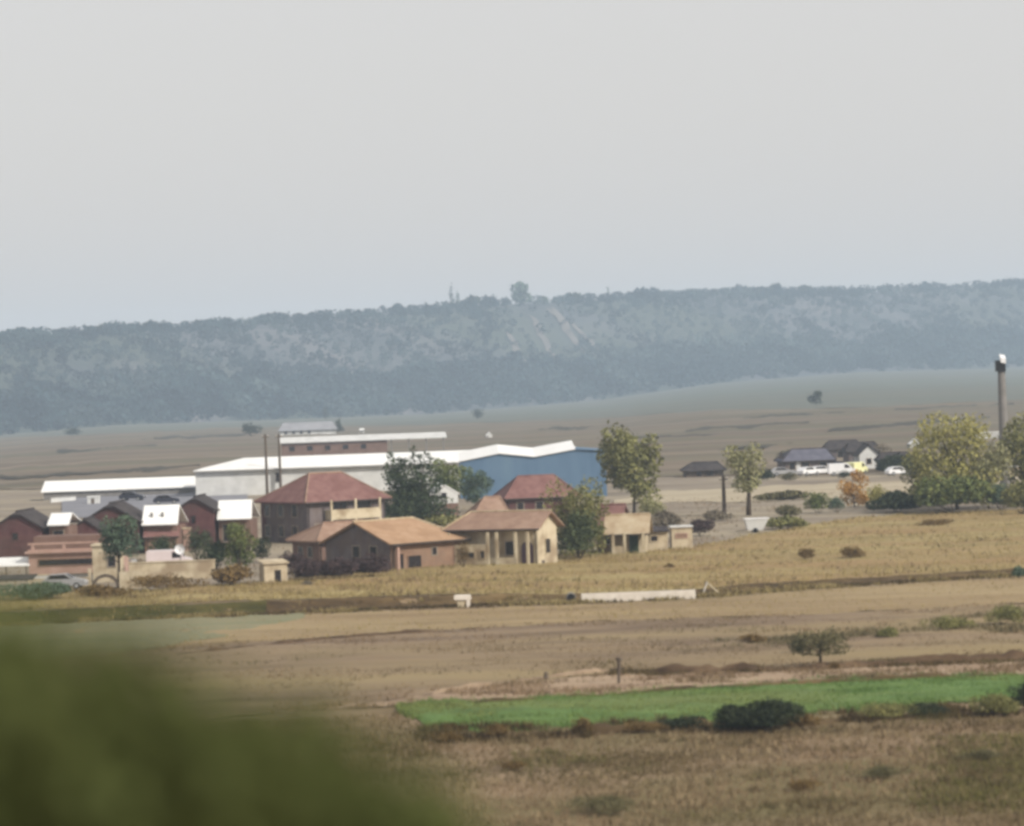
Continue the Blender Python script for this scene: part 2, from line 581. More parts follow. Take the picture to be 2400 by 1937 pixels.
LO, HI = -500, 2650
GREEN_T = [(835, 1482), (900, 1474), (1100, 1468), (1300, 1458), (1500, 1443), (1800, 1429), (2151, 1416), (HI, 1394)]
GREEN_B = [(835, 1492), (900, 1524), (1000, 1536), (1250, 1524), (1450, 1516), (1800, 1492), (2151, 1466), (HI, 1436)]
S_CROP = Strip(GREEN_B, GREEN_T, 260, 8, 3)
sheet("green_field", S_CROP, 14, 0.06, 0.12, 2.5, M_CROP)
TRACK_T = [(600, 1492), (835, 1470), (1000, 1446), (1300, 1413), (1500, 1416), (1800, 1404), (2151, 1388), (HI, 1364)]
TRACK_B = [(600, 1496)] + GREEN_T
S_TRACK = Strip(TRACK_B, TRACK_T, 180, 3, 5)
sheet("dirt_track", S_TRACK, 8, 0.04, 0.08, 1.5, M_TRACK)
S_FALLOW = Strip([(LO, 1560), (300, 1530), (600, 1493)] + TRACK_T[1:], [(LO, 1395), (0, 1380), (500, 1352), (900, 1325), (1300, 1304), (1700, 1292), (2151, 1268), (HI, 1245)], 200, 5, 8)
sheet("fallow_field", S_FALLOW, 26, 0.05, 0.22, 5, M_FALLOW)
S_STUB = Strip([(LO, 1395), (0, 1380), (500, 1352), (900, 1325), (1300, 1304), (1700, 1292), (2151, 1268), (HI, 1245)], [(a, b + 9) for a, b in zip([LO, 0, 500, 960, 1200, 1460, 1600, 1800, 2151, HI], np.interp([LO, 0, 500, 960, 1200, 1460, 1600, 1800, 2151, HI], SCX, SCY))], 200, 4, 12)
sheet("stubble_field", S_STUB, 14, 0.07, 0.12, 4, M_STUBBLE)
S_LG = Strip([(LO, 1420), (0, 1392), (250, 1372), (450, 1345), (640, 1303)], [(LO, 1340), (0, 1316), (250, 1306), (450, 1298), (640, 1292)], 90, 5, 15)
sheet("young_green_field", S_LG, 10, 0.12, 0.12, 3, M_LEFTGREEN)
# bank (scarp) in two pieces: grassy olive at the left, bare dark earth to the right
for nm, xa, xb, mt, sd_ in (("grassy_bank", LO, 560, M_BANKG, 3), ("earth_bank", 560, HI, M_BANK, 4)):
    xs = np.linspace(xa, xb, 220)
    dd = rays(xs, np.interp(xs, SCX, SCY))
    bx = dd[0] * (CAM_H / -dd[2])
    ys, hs = scarp(bx)
    prof = np.array([-0.7, -0.35, 0, 0.25, 0.5, 0.75, 1.0, 1.3, 1.7])
    V = np.zeros((len(prof), len(xs), 3))
    for i, p in enumerate(prof):
        V[i, :, 0] = bx
        V[i, :, 1] = ys + p + 0.5 * fbm(bx / 3.5, bx * 0 + 4, 5)
        V[i, :, 2] = G(bx, ys + p) + 0.10 + 0.25 * np.clip(0.45 + fbm(bx / 1.8, np.full_like(bx, p * 1.2), sd_), 0.0, 2) * (0.3 + 0.7 * math.sin(math.pi * (p + 0.7) / 2.4))
    kind(npmesh(nm, V.reshape(-1, 3), grid_faces(len(prof), len(xs)), mt, smooth=True), "structure")
YT = [(LO, 1275), (0, 1252), (250, 1246), (540, 1226), (800, 1199), (960, 1184), (1200, 1165), (1450, 1152), (1600, 1120), (1800, 1088), (2151, 1070), (HI, 1050)]
_x = [LO, 0, 500, 960, 1200, 1460, 1600, 1800, 2151, HI]
YB = [(a, b - 33 * h) for a, b, h in zip(_x, np.interp(_x, SCX, SCY), np.interp(_x, SCX, SC_H))]
S_YEL = Strip(YB, YT, 220, 3, 20)
sheet("yellow_meadow", S_YEL, 24, 0.06, 0.25, 5, M_YELLOW)
VT = [(LO, 1050), (0, 1030), (500, 1022), (1000, 1010), (1500, 1000), (1700, 998), (2151, 985), (HI, 970)]
S_VIL = Strip(YT, VT, 200, 2, 24)
sheet("village_ground", S_VIL, 30, 0.05, 0.2, 8, M_VILLAGE)
S_TAN = Strip([(1290, 1062), (1500, 1058), (1900, 1046), (2300, 1030)], [(1290, 1052), (1400, 1034), (1900, 1012), (2300, 1000)], 90, 4, 27)
sheet("dust_lane", S_TAN, 8, 0.22, 0.12, 6, M_TAN)
S_YARD = Strip([(130, 1094), (250, 1088), (520, 1062)], [(130, 1043), (250, 1034), (520, 1022)], 40, 2, 29)
sheet("asphalt_yard", S_YARD, 8, 0.26, 0.05, 6, M_YARD)
_hbx = [LO, 0, 250, 530, 900, 1250, 1500, 1800, 2151, HI]
_hb = np.interp(_hbx, HBX, HBY)
PLM = [(LO, 935), (0, 922), (530, 898), (900, 893), (1250, 880), (1500, 862), (1800, 858), (2151, 840), (HI, 830)]
S_PLA = Strip(VT, PLM, 160, 3, 31)
sheet("plain", S_PLA, 26, 0.15, 0.8, 40, M_PLAIN)
S_PLB = Strip(PLM, [(a, b - 1) for a, b in zip(_hbx, _hb)], 160, 3, 33)
sheet("pasture_plain", S_PLB, 16, 0.2, 0.6, 50, M_PLAING)
for (xa, ya, xb, yb_, th) in ((1440, 906, 1700, 890, 7), (1560, 880, 1830, 868, 6), (1740, 905, 2080, 880, 9), (1880, 862, 2130, 852, 5), (300, 925, 520, 915, 5), (120, 950, 330, 938, 5), (1130, 905, 1270, 898, 6), (1330, 925, 1520, 917, 5), (-50, 1010, 420, 985, 6), (1500, 950, 1700, 934, 5), (2000, 905, 2400, 886, 6)):
    st = Strip([(xa, ya + th / 2), ((xa + xb) / 2, (ya + yb_) / 2 + th / 2), (xb, yb_ + 1)], [(xa, ya), ((xa + xb) / 2, (ya + yb_) / 2 - th / 2), (xb, yb_ - 1)], 70, 5, int(xa))
    sheet("field_margin", st, 5, 0.5, 0.5, 12, M_STREAK)

# --- the long wooded escarpment
nvh = 46
vv = np.concatenate([np.linspace(0, 1, nvh), [1.06, 1.18, 1.3]])
HV = np.zeros((len(vv), len(hx), 3))


def hill_pt(px, v):
    i = np.interp(px, hx, np.arange(len(hx)))
    g = lambda a: np.interp(i, np.arange(len(hx)), a)
    yb, yc, zb, zc = g(HB_Y), g(HC_Y), g(HB_Z), g(HC_Z)
    ub, uc = g(HB_U), g(HC_D[0])
    v = np.asarray(v, float)
    w = np.clip(v, 0, 1)
    Y = yb + (yc - yb) * v
    X = (ub + (uc - ub) * w) * Y
    h = np.where(v <= 1, 0.72 * w + 0.28 * w ** 0.55 - 0.10 * np.sin(w * math.pi * 2) * 0.6, 1.0)
    Z = zb - 0.5 + (zc - zb + 0.5) * h
    slip = np.exp(-((px - 1120 - 130 * (1 - w)) / 120.0) ** 2)
    relief = 13.0 * fbm((X + 0.35 * Y) / 95, Y / 260, 9) + 4 * fbm(X / 35, Y / 70, 12)
    gully = 8.0 * np.abs(fbm((X - 0.75 * Y) / 72, Y / 280, 15)) * slip
    Z = Z + (relief - gully) * np.sin(np.clip(w, 0, 1) * math.pi) ** 0.7 * np.where(v > 1, 0, 1)
    return X, Y, Z


for i, v in enumerate(vv):
    X, Y, Z = hill_pt(hx, np.full(len(hx), v))
    HV[i, :, 0], HV[i, :, 1], HV[i, :, 2] = X, Y, Z
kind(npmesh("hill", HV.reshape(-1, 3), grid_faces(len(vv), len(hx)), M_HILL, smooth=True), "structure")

# bare clay runs on the slipped slope
xs_n = 0
for (p0, v0, p1, v1, wd) in ((1222, 0.44, 1156, 0.90, 8), (1165, 0.42, 1112, 0.78, 7), (1262, 0.44, 1198, 0.70, 6), (1105, 0.32, 1064, 0.60, 8), (1184, 0.62, 1150, 0.86, 5)):
    n = 24
    tt = np.linspace(0, 1, n)
    V = np.zeros((3, n, 3))
    for j, s_ in enumerate((-1, 0, 1)):
        pxs = p0 + (p1 - p0) * tt + s_ * wd * np.sin(np.pi * np.clip(tt, 0.03, 0.97)) ** 0.6 + 9 * fbm(tt * 5, tt * 0 + p0, 3)
        X, Y, Z = hill_pt(pxs, v0 + (v1 - v0) * tt)
        V[j, :, 0], V[j, :, 1], V[j, :, 2] = X, Y, Z + 1.4
    kind(npmesh("clay_slip", V.reshape(-1, 3), grid_faces(3, n), M_SLIP, smooth=True), "structure")


# ------------------------------------------------------------------ foliage tools
def leaf_quads(C, size, r, flat=0.0):
    """random leaf-clump quads at centres C"""
    n = len(C)
    a = r.normal(size=(n, 3))
    a /= np.linalg.norm(a, axis=1)[:, None] + 1e-9
    b = r.normal(size=(n, 3))
    b -= a * (a * b).sum(1)[:, None]
    b /= np.linalg.norm(b, axis=1)[:, None] + 1e-9
    s = (np.asarray(size) * np.ones(n))[:, None]
    e1 = a * s * r.uniform(0.6, 1.3, (n, 1))
    e2 = b * s * r.uniform(0.4, 0.9, (n, 1))
    V = np.stack([C - e1, C - e2 * 0.9, C + e1, C + e2], 1).reshape(-1, 3)
    Q = np.arange(n * 4).reshape(-1, 4)
    return V, Q


def crown_points(r, n, w, h, nl, mode):
    """points in a crown of lobes; local, crown base at z=0"""
    P = []
    lobes = []
    for i in range(nl):
        if mode == 'column':
            t = (i + 0.5) / nl
            ww = w * (0.35 + 0.65 * math.sin(math.pi * min(0.95, 0.15 + 0.8 * t))) * 0.5
            lobes.append((r.normal() * w * 0.07, r.normal() * w * 0.07, h * t, ww, ww, h / nl * 1.1))
        elif mode == 'cone':
            t = (i + 0.5) / nl
            ww = w * 0.52 * (1.02 - t) ** 0.8
            lobes.append((r.normal() * w * 0.09, r.normal() * w * 0.09, h * t * 0.96, ww, ww, h / nl * 1.1))
        elif mode == 'bush':
            a = r.uniform(0, 2 * math.pi)
            q = r.uniform(0, 0.36) * w
            lr = w * r.uniform(0.16, 0.26)
            zz = h * r.uniform(0.16, 0.68) * (1 - 1.0 * (q / w) ** 1.1)
            lobes.append((math.cos(a) * q, math.sin(a) * q, zz, lr, lr, max(h * 0.34, 0.15)))
        else:
            t = r.uniform(0.12, 0.86)
            a = r.uniform(0, 2 * math.pi)
            rad = 0.36 * w * math.sin(math.pi * min(max(0.14 + 0.72 * t, 0), 1)) ** 0.6
            q = rad * math.sqrt(r.uniform(0.1, 1))
            lr = w * r.uniform(0.16, 0.27)
            lobes.append((math.cos(a) * q, math.sin(a) * q, h * t, lr, lr, lr * r.uniform(0.7, 1.05) * min(1.6, max(0.7, h / w))))
    wts = np.array([l[3] * l[4] * l[5] for l in lobes]) ** 0.66
    cnt = np.maximum(3, (wts / wts.sum() * n).astype(int))
    for l, c in zip(lobes, cnt):
        d = r.normal(size=(c, 3))
        d /= np.linalg.norm(d, axis=1)[:, None]
        rr = r.uniform(0.35, 1.0, (c, 1)) ** 0.55 + r.normal(size=(c, 1)) * 0.07
        P.append(np.array(l[:3]) + d * rr * np.array(l[3:]))
    P = np.concatenate(P)
    P[:, 2] = np.clip(P[:, 2], 0.02 * h, None)
    return P, lobes


TREE_N = [0]


def tree(name, label, cx, base, top, wpx, leaf, mode='round', n=900, trunk=0.22, group=None, size=None, cat=None, nl=None, y=None, lean=0.0, trunk_r=None):
    """a tree or shrub noted by centre, foot, top and width in layout pixels, built in metres at its own distance"""
    TREE_N[0] += 1
    r = np.random.default_rng(100 + TREE_N[0] * 13)
    p = at1(cx + (base - top) * 0.017, base)
    k = ppm(p.y)
    h = (base - top) / k
    w = wpx / k * (1.12 if mode == 'round' else 1.06)
    t = thing(name, label, cat or ("shrub" if mode == 'bush' else "tree"), p, r.uniform(0, 6.28), group)
    zt = h * trunk
    hc = h - zt
    n = int(n * 3.6)
    nl = nl or (9 if mode in ('column', 'cone') else 14)
    P, lobes = crown_points(r, n, w, hc, nl, mode)
    P[:, 2] += zt
    sz = size or max(0.12, min(0.5, w * 0.055))
    V, Q = leaf_quads(P, r.uniform(0.5, 1.3, len(P)) * sz * 0.6, r)
    mb = MB()
    r0 = trunk_r or max(0.05, min(0.35, h * 0.022))
    if mode == 'bush':
        for l in lobes[:6]:
            mb.tube([(0, 0, -0.1), (l[0] * 0.5, l[1] * 0.5, l[2] * 0.5), (l[0], l[1], l[2])], [r0 * 0.6, r0 * 0.45, r0 * 0.2], 5)
        obj("stem", mb, M_BARK, t, True, fix=False)
    else:
        tx, ty = r.normal() * 0.03 * h, r.normal() * 0.03 * h
        top_z = zt + hc * 0.7
        mb.tube([(0, 0, -0.3), (0.2 * tx, 0.2 * ty, zt * 0.5), (tx * 0.5, ty * 0.5, zt), (tx, ty, zt + hc * 0.35), (tx, ty, top_z)], [r0 * 1.25, r0, r0 * 0.85, r0 * 0.5, r0 * 0.15], 8)
        for l in lobes:
            z0 = zt + max(0, min(l[2] * 0.45, hc * 0.5))
            f = min(1, z0 / top_z)
            mb.tube([(tx * f, ty * f, z0), (l[0] * 0.55, l[1] * 0.55, (z0 + zt + l[2]) / 2), (l[0], l[1], zt + l[2])], [r0 * 0.4, r0 * 0.28, r0 * 0.1], 5)
        obj("trunk", mb, M_BARK, t, True, fix=False)
    npmesh("crown" if mode != 'bush' else "foliage", V, Q, leaf, t)
    return t


def tufts(name, st, n, h, material, seed, label, vr=(0, 1), ur=(0, 1), blades=5, clump=None, spread=0.16, thr=0.05):
    """grass tufts scattered over a strip as one uncountable object"""
    r = np.random.default_rng(seed)
    u = r.uniform(ur[0], ur[1], n * 5)
    v = r.uniform(vr[0], vr[1], n * 5)
    P = st.pos(u, v)
    if clump:
        keep = fbm(P[:, 0] / clump, P[:, 1] / clump, seed) + r.normal(size=len(P)) * 0.12 > thr
        P = P[keep]
    P = P[:n]
    n = len(P)
    P[:, 2] = G(P[:, 0], P[:, 1])
    B = np.repeat(P, blades, 0)
    m = len(B)
    hh = h * r.uniform(0.4, 1.25, (m, 1)) * np.repeat(r.uniform(0.6, 1.3, (n, 1)), blades, 0)
    a = r.uniform(0, 2 * np.pi, m)
    B = B + np.stack([np.cos(a), np.sin(a), 0 * a], 1) * r.uniform(0, spread, (m, 1))
    lean = np.stack([np.cos(a), np.sin(a), 0 * a], 1) * hh * r.uniform(0.1, 0.7, (m, 1))
    side = np.stack([-np.sin(a), np.cos(a), 0 * a], 1) * hh * r.uniform(0.06, 0.14, (m, 1))
    V = np.stack([B - side, B + side, B + lean + np.array([0, 0, 1]) * hh], 1).reshape(-1, 3)
    return kind(npmesh(name, V, np.arange(m * 3).reshape(-1, 3), material), "stuff", label)


# --- woodland on the hill, one far-off mass
r = np.random.default_rng(5)
PX = r.uniform(-420, 2560, 26000)
VV = r.uniform(0, 1.04, 26000)
slip = 0.9 * np.exp(-((PX - 1110 - 130 * (1 - VV)) / 100.0) ** 2) * ss(0.22, 0.40, VV) * (1 - 0.5 * ss(0.93, 1.0, VV))
cl = 1.2 * fbm((PX + 170 * VV) / 60, VV * 2.4, 21)
dens = 0.95 * (1 - ss(0.30, 0.52, VV + 0.25 * cl)) + 0.34 + 0.8 * ss(0.88, 0.97, VV) + 0.6 * np.clip(cl, 0, 1)
dens = dens * (1 - 0.93 * slip) * np.where(VV < 0.3, 1, 0.85)
kp = r.uniform(0, 1, len(PX)) < np.clip(dens, 0, 1) * 0.66
PX, VV = PX[kp], VV[kp]
X, Y, Z = hill_pt(PX, VV)
nT = len(X)
hT = r.uniform(6.0, 14.0, nT) * np.where(VV < 0.35, 1.2, np.where(VV > 0.9, 0.72, 0.62)) * (1 + 0.5 * fbm(PX / 40, VV * 6, 33))
wT = hT * r.uniform(0.75, 1.35, nT)
NL = 30
d = r.normal(size=(nT, NL, 3))
d /= np.linalg.norm(d, axis=2)[..., None]
d *= r.uniform(0.5, 1.0, (nT, NL, 1)) ** 0.5
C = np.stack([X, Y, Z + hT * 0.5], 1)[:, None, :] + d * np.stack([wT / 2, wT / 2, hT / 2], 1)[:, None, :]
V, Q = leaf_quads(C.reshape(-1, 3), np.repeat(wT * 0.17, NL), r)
kind(npmesh("woodland", V, Q, M_FOREST), "stuff", "haze-tinted blue-green woodland covering the long hillside")
HILL_TOP = float(C[..., 2].max())


def hill_tree(name, label, px, top_py, w_px, leaf, mode, v=0.985, n=220, group="trees standing up along the hill crest"):
    X, Y, Z = hill_pt(np.array([float(px)]), np.array([v]))
    x, y, z = X[0], Y[0], Z[0]
    dd = rays([px], [top_py])
    zt = CAM_H + dd[2, 0] * y
    TREE_N[0] += 1
    r = np.random.default_rng(900 + TREE_N[0])
    h = max(3.0, zt - z)
    w = w_px / ppm(y)
    t = thing(name, label, "tree", (x, y, z), 0, group)
    P, lobes = crown_points(r, n, w, h * 0.94, 8 if mode != 'round' else 12, mode)
    P[:, 2] += h * 0.06
    V, Q = leaf_quads(P, r.uniform(0.6, 1.3, len(P)) * max(0.8, w * 0.1), r)
    mb = MB().tube([(0, 0, -0.5), (0, 0, h * 0.4), (0, 0, h * 0.8)], [h * 0.03, h * 0.022, h * 0.008], 6)
    for l in lobes[:5]:
        mb.tube([(0, 0, h * 0.2), (l[0], l[1], l[2])], [h * 0.012, h * 0.004], 4)
    obj("trunk", mb, M_BARK, t, fix=False)
    npmesh("crown", V, Q, leaf, t)
    return h + z


tops = [HILL_TOP]
tops.append(hill_tree("poplar_tree", "slender dark poplar standing like a post on the hill crest", 949, 598, 11, L_DUSK, 'column'))
tops.append(hill_tree("poplar_tree", "paler shorter poplar just right of the slender dark one on the crest", 962, 612, 13, L_TEAL, 'column'))
tops.append(hill_tree("crest_tree", "large round-headed tree, tallest and widest crown on the hill crest", 1092, 590, 48, L_TEAL, 'round', n=420))
tops.append(hill_tree("crest_tree", "flat-topped bushy tree on the crest right of the two poplars", 990, 618, 42, L_DUSK, 'bush', n=300))
tops.append(hill_tree("crest_tree", "small pointed tree on the crest left of the two poplars", 894, 632, 17, L_DUSK, 'cone'))
tops.append(hill_tree("crest_tree", "low round tree on the crest between pointed tree and poplars", 915, 638, 14, L_TEAL, 'round'))
tops.append(hill_tree("crest_tree", "small bush on the crest right of the large round-headed tree", 1145, 620, 24, L_TEAL, 'bush'))
tops.append(hill_tree("crest_tree", "broad low tree on the crest midway to the pointed right-hand tree", 1205, 612, 46, L_DUSK, 'bush', n=320))
tops.append(hill_tree("crest_tree", "thin spindly tree on the crest over the clay slips", 1278, 602, 7, L_TEAL, 'column', n=90))
tops.append(hill_tree("crest_tree", "small peaked tree alone on the crest right of the clay slips", 1380, 604, 24, L_DUSK, 'cone'))
tops.append(hill_tree("crest_tree", "rounded dark tree, biggest of the bumps right of the peaked tree", 1625, 595, 38, L_DUSK, 'round', n=300))
tops.append(hill_tree("crest_tree", "wide low clump just left of the biggest right-hand bump", 1565, 602, 60, L_DUSK, 'bush', n=340))
tops.append(hill_tree("crest_tree", "rounded tree right of a bright gap in the crest trees", 1690, 601, 38, L_DUSK, 'round', n=300))
tops.append(hill_tree("crest_tree", "low rounded tree, last separate bump before the smooth right crest", 1740, 603, 40, L_DUSK, 'round', n=300))
tops.append(hill_tree("crest_tree", "small rounded tree left of the wide low clump on the crest", 1500, 608, 36, L_DUSK, 'bush', n=260))
tops.append(hill_tree("crest_tree", "dark low bump on the left part of the crest", 212, 680, 36, L_DUSK, 'bush', n=260))
tops.append(hill_tree("crest_tree", "low twin bump on the crest right of the left dark bump", 415, 668, 34, L_DUSK, 'bush', n=260))
tops.append(hill_tree("crest_tree", "round bump on the crest above the grey far building", 468, 666, 36, L_DUSK, 'bush', n=260))

# lone trees out on the plain
tree("plain_tree", "lone dark round tree out on the plain above the farm", 1713, 852, 817, 34, L_DUSK, 'round', n=260, trunk=0.12, size=0.55)
tree("plain_tree", "small dark bush at the foot of the hill right of the red-brown barn", 1002, 882, 856, 32, L_DUSK, 'bush', n=200, size=0.6)
tree("plain_tree", "dark spreading tree left of the far grey-roofed building", 530, 917, 884, 46, L_DUSK, 'bush', n=300, size=0.6)
tree("plain_tree", "dark narrow tree right of the far grey-roofed building", 712, 910, 876, 22, L_DUSK, 'cone', n=220, trunk=0.1, size=0.5)
tree("plain_tree", "small dark tree behind the far grey roof", 684, 884, 850, 20, L_DUSK, 'round', n=180, trunk=0.1, size=0.6)
tree("plain_tree", "low dark bush at the wood edge on the left of the plain", 152, 916, 896, 44, L_DUSK, 'bush', n=220, size=0.7)

# ================================================================== BUILDINGS
def opening(parent, face, a, b, z0, z1, off=0.0, name="window", pane=None, frame=None, fw=0.1, part="pane"):
    """framed opening on the right face (plane y=off) or left face (plane x=off) of a house frame"""
    mb = MB()
    bars = [(a - fw, b + fw, z1, z1 + fw), (a - fw, b + fw, z0 - fw, z0), (a - fw, a, z0, z1), (b, b + fw, z0, z1)]
    for (p, q, r_, s_) in bars:
        if face == 'R':
            mb.box(p, q, off - 0.07, off + 0.02, r_, s_)
        else:
            mb.box(off - 0.07, off + 0.02, p, q, r_, s_)
    f = obj(name, mb, frame or M_FRAME, parent)
    mp = MB()
    if face == 'R':
        mp.box(a, b, off - 0.03, off + 0.015, z0, z1)
    else:
        mp.box(off - 0.03, off + 0.015, a, b, z0, z1)
    obj(part, mp, pane or M_DARKPANE, f)
    return f


def walls(parent, L, Wd, eave, apex, axis, material, gable0=True, gable1=True, name="wall", base=-0.4):
    mb = MB()
    mb.box(0, L, 0, Wd, base, eave)
    if axis == 'x':
        if gable0:
            mb.prism([(0, 0)], 0, 0) if False else None
            mb.poly([(0.001, 0, eave), (0.001, Wd / 2, apex), (0.001, Wd, eave)])
            mb.poly([(0.25, 0, eave), (0.25, Wd, eave), (0.25, Wd / 2, apex)])
        if gable1:
            mb.poly([(L - 0.001, 0, eave), (L - 0.001, Wd, eave), (L - 0.001, Wd / 2, apex)])
            mb.poly([(L - .25, 0, eave), (L - .25, Wd, eave), (L - .25, Wd / 2, apex)])
    elif axis == 'y':
        if gable0:
            mb.poly([(0, 0.001, eave), (L, 0.001, eave), (L / 2, 0.001, apex)])
            mb.poly([(0, 0.25, eave), (L, 0.25, eave), (L / 2, 0.25, apex)])
        if gable1:
            mb.poly([(0, Wd - 0.001, eave), (L, Wd - 0.001, eave), (L / 2, Wd - 0.001, apex)])
    return obj(name, mb, material, parent, fix=False)


def roof(parent, L, Wd, eave, apex, axis, material, i0=0.0, i1=0.0, over=0.45, over_g=0.35, t=0.16, cap=None, clip0=0.0, name="roof"):
    """pitched roof; ridge along axis; i0/i1 inset the ridge ends (hips), clip0 cuts the near gable to a half hip"""
    mb = MB()
    if axis == 'x':
        T = lambda a, b, z: (a, b, z)
        A, B = L, Wd
    else:
        T = lambda a, b, z: (b, a, z)
        A, B = Wd, L
    pitch = (apex - eave) / (B / 2)
    ze = eave - pitch * over + t
    za = apex + t
    a0 = -over if i0 else -over_g
    a1 = A + over if i1 else A + over_g
    r0 = i0 if i0 else a0
    r1 = A - i1 if i1 else a1
    if clip0 and not i0:
        c = clip0
        zc = ze + (za - ze) * c
        bb0 = -over + (B / 2 + over) * c
        bb1 = B + over - (B / 2 + over) * c
        rr = a0 + (1 - c) * (B / 2) * 0.9
        mb.slab([T(a0, -over, ze), T(a1, -over, ze), T(r1, B / 2, za), T(rr, B / 2, za), T(a0, bb0, zc)], t)
        mb.slab([T(a0, B + over, ze), T(a0, bb1, zc), T(rr, B / 2, za), T(r1, B / 2, za), T(a1, B + over, ze)], t)
        mb.slab([T(a0, bb0, zc), T(rr, B / 2, za), T(a0, bb1, zc)], t)
        r0 = rr
    else:
        mb.slab([T(a0, -over, ze), T(a1, -over, ze), T(r1, B / 2, za), T(r0, B / 2, za)], t)
        mb.slab([T(a0, B + over, ze), T(r0, B / 2, za), T(r1, B / 2, za), T(a1, B + over, ze)], t)
        if i0:
            mb.slab([T(a0, -over, ze), T(r0, B / 2, za), T(a0, B + over, ze)], t)
        if i1:
            mb.slab([T(a1, -over, ze), T(a1, B + over, ze), T(r1, B / 2, za)], t)
    o = obj(name, mb, material, parent)
    c = MB()
    c.tube([T(r0, B / 2, za + 0.02), T(r1, B / 2, za + 0.02)], [0.13, 0.13], 6)
    for (ia, aa, ra) in ((i0, a0, r0), (i1, a1, r1)):
        if ia:
            c.tube([T(aa, -over, ze + 0.02), T(ra, B / 2, za + 0.02)], [0.11, 0.11], 6)
            c.tube([T(aa, B + over, ze + 0.02), T(ra, B / 2, za + 0.02)], [0.11, 0.11], 6)
    obj("ridge_cap", c, cap or material, o)
    for (p_, q_) in ((-over, ze), (B + over, ze)):
        pp_ = p_ - 0.07 if p_ < 0 else p_ + 0.07
        obj("gutter", MB().tube([T(a0, pp_, q_ - t * 0.6), T(a1, pp_, q_ - t * 0.6)], [0.09, 0.09], 6), M_GUTTER, o)
    for a_ in (a0 + 0.5, a1 - 0.5):
        aa = min(max(a_, 0.15), A - 0.15)
        obj("downpipe", MB().tube([T(a_, -over - 0.07, ze - t), T(aa, -0.09, ze - 0.7 - t), T(aa, -0.09, 0.1)], [0.05, 0.05, 0.05], 5), M_GUTTER, o)
    return o


def chimney(parent, x, y, z0, z1, material=None, s=0.35):
    o = obj("chimney", MB().box(x - s, x + s, y - s, y + s, z0, z1).box(x - s - .08, x + s + .08, y - s - .08, y + s + .08, z1, z1 + 0.12), material or W_BRICK, parent)
    return o


def frame_at(name, label, cat, px, py, deg, group=None, dz=0.0):
    p = at1(px, py)
    p.z += dz
    return thing(name, label, cat, p, math.radians(deg), group), ppm(p.y)


VG = "village houses"
# big hip-roofed house
h, k = frame_at("village_house", "large two-storey house with red hip roof, dark left wall and cream balcony", "house", 648, 1145, 35, VG)
walls(h, 10.6, 10.2, 5.05, 7.9, 'x', W_GREY, False, False)
roof(h, 10.6, 10.2, 5.05, 7.8, 'x', ROOF_RED, 3.6, 2.6, over=0.6, cap=ROOF_PINK)
bal = obj("balcony", MB().box(2.4, 9.2, -1.3, -0.003, 2.75, 2.95).box(2.4, 9.2, -1.3, -1.15, 2.95, 3.9).box(2.4, 2.55, -1.15, -0.003, 2.95, 3.9).box(9.05, 9.2, -1.15, -0.003, 2.95, 3.9), W_CREAM, h)
for xx in (2.5, 5.8, 9.1):
    obj("post", MB().box(xx - .12, xx + .12, -1.28, -1.16, 3.9, 5.05), W_CREAM, bal)
    obj("post", MB().box(xx - .12, xx + .12, -1.28, -1.16, -0.3, 2.75), W_CREAM, bal)
opening(h, 'R', 3.2, 5.3, 3.1, 4.75)
opening(h, 'R', 6.4, 8.6, 3.1, 4.75)
opening(h, 'R', 1.0, 1.9, 1.2, 2.3)
opening(h, 'R', 3.0, 4.2, 0.0, 2.2, name="door", pane=M_DOORP, part="door_leaf")
for yy in (2.2, 5.2, 8.2):
    opening(h, 'L', yy, yy + 1.1, 3.2, 4.5)
    opening(h, 'L', yy, yy + 1.1, 0.9, 2.1)
obj("wall_panel", MB().box(-0.02, -0.004, 9.0, 10.15, 0.1, 4.9), W_MAROON, h)

# pink-roofed cottage behind the brick one
h, k = frame_at("village_house", "small cottage with pink tiled hip roof, left of the brick house", "house", 672, 1192, 32, VG)
walls(h, 8.0, 5.6, 2.75, 4.6, 'x', W_BROWNB, False, False)
roof(h, 8.0, 5.6, 2.75, 4.15, 'x', ROOF_PINK, 2.2, 1.2, over=0.5)
opening(h, 'L', 1.4, 2.3, 1.0, 2.0)
opening(h, 'L', 3.4, 4.3, 1.0, 2.0)

# brick house, orange roof
h, k = frame_at("village_house", "brick house with wide orange tiled roof and shade-grey gable end", "house", 822, 1200, 43, VG)
walls(h, 9.4, 9.8, 2.75, 4.6, 'x', W_BRICK, True, False)
obj("gable_sheet", MB().poly([(-0.03, 0.02, -0.3), (-0.03, 9.78, -0.3), (-0.03, 9.78, 2.74), (-0.03, 4.9, 4.55), (-0.03, 0.02, 2.74)]).poly([(-0.004, 0.02, -0.3), (-0.004, 0.02, 2.74), (-0.004, 4.9, 4.55), (-0.004, 9.78, 2.74), (-0.004, 9.78, -0.3)]), W_GREY, h)  # grey sheet paints shade on the gable turned from the sun
roof(h, 9.4, 9.8, 2.75, 4.65, 'x', ROOF_ORANGE, 0.0, 2.0, over=0.6, over_g=0.5, cap=ROOF_TAN)
opening(h, 'R', 2.2, 3.9, 0.2, 1.35, frame=W_BRICK)
opening(h, 'R', 5.4, 6.0, 1.3, 2.0)
opening(h, 'R', 8.3, 8.9, 0.4, 1.8, frame=W_BRICK)
opening(h, 'L', 2.0, 3.0, 1.3, 2.4, off=-0.03)
opening(h, 'L', 4.6, 5.6, 1.3, 2.4, off=-0.03)
obj("post", MB().box(0.35, 0.65, -0.62, -0.36, -0.3, 2.3), W_PINK, h)
obj("doorway", MB().box(0.9, 1.6, -0.05, 0.01, -0.2, 1.6), M_DARKPANE, h)  # dark panel, its colour stands for shade inside the opening

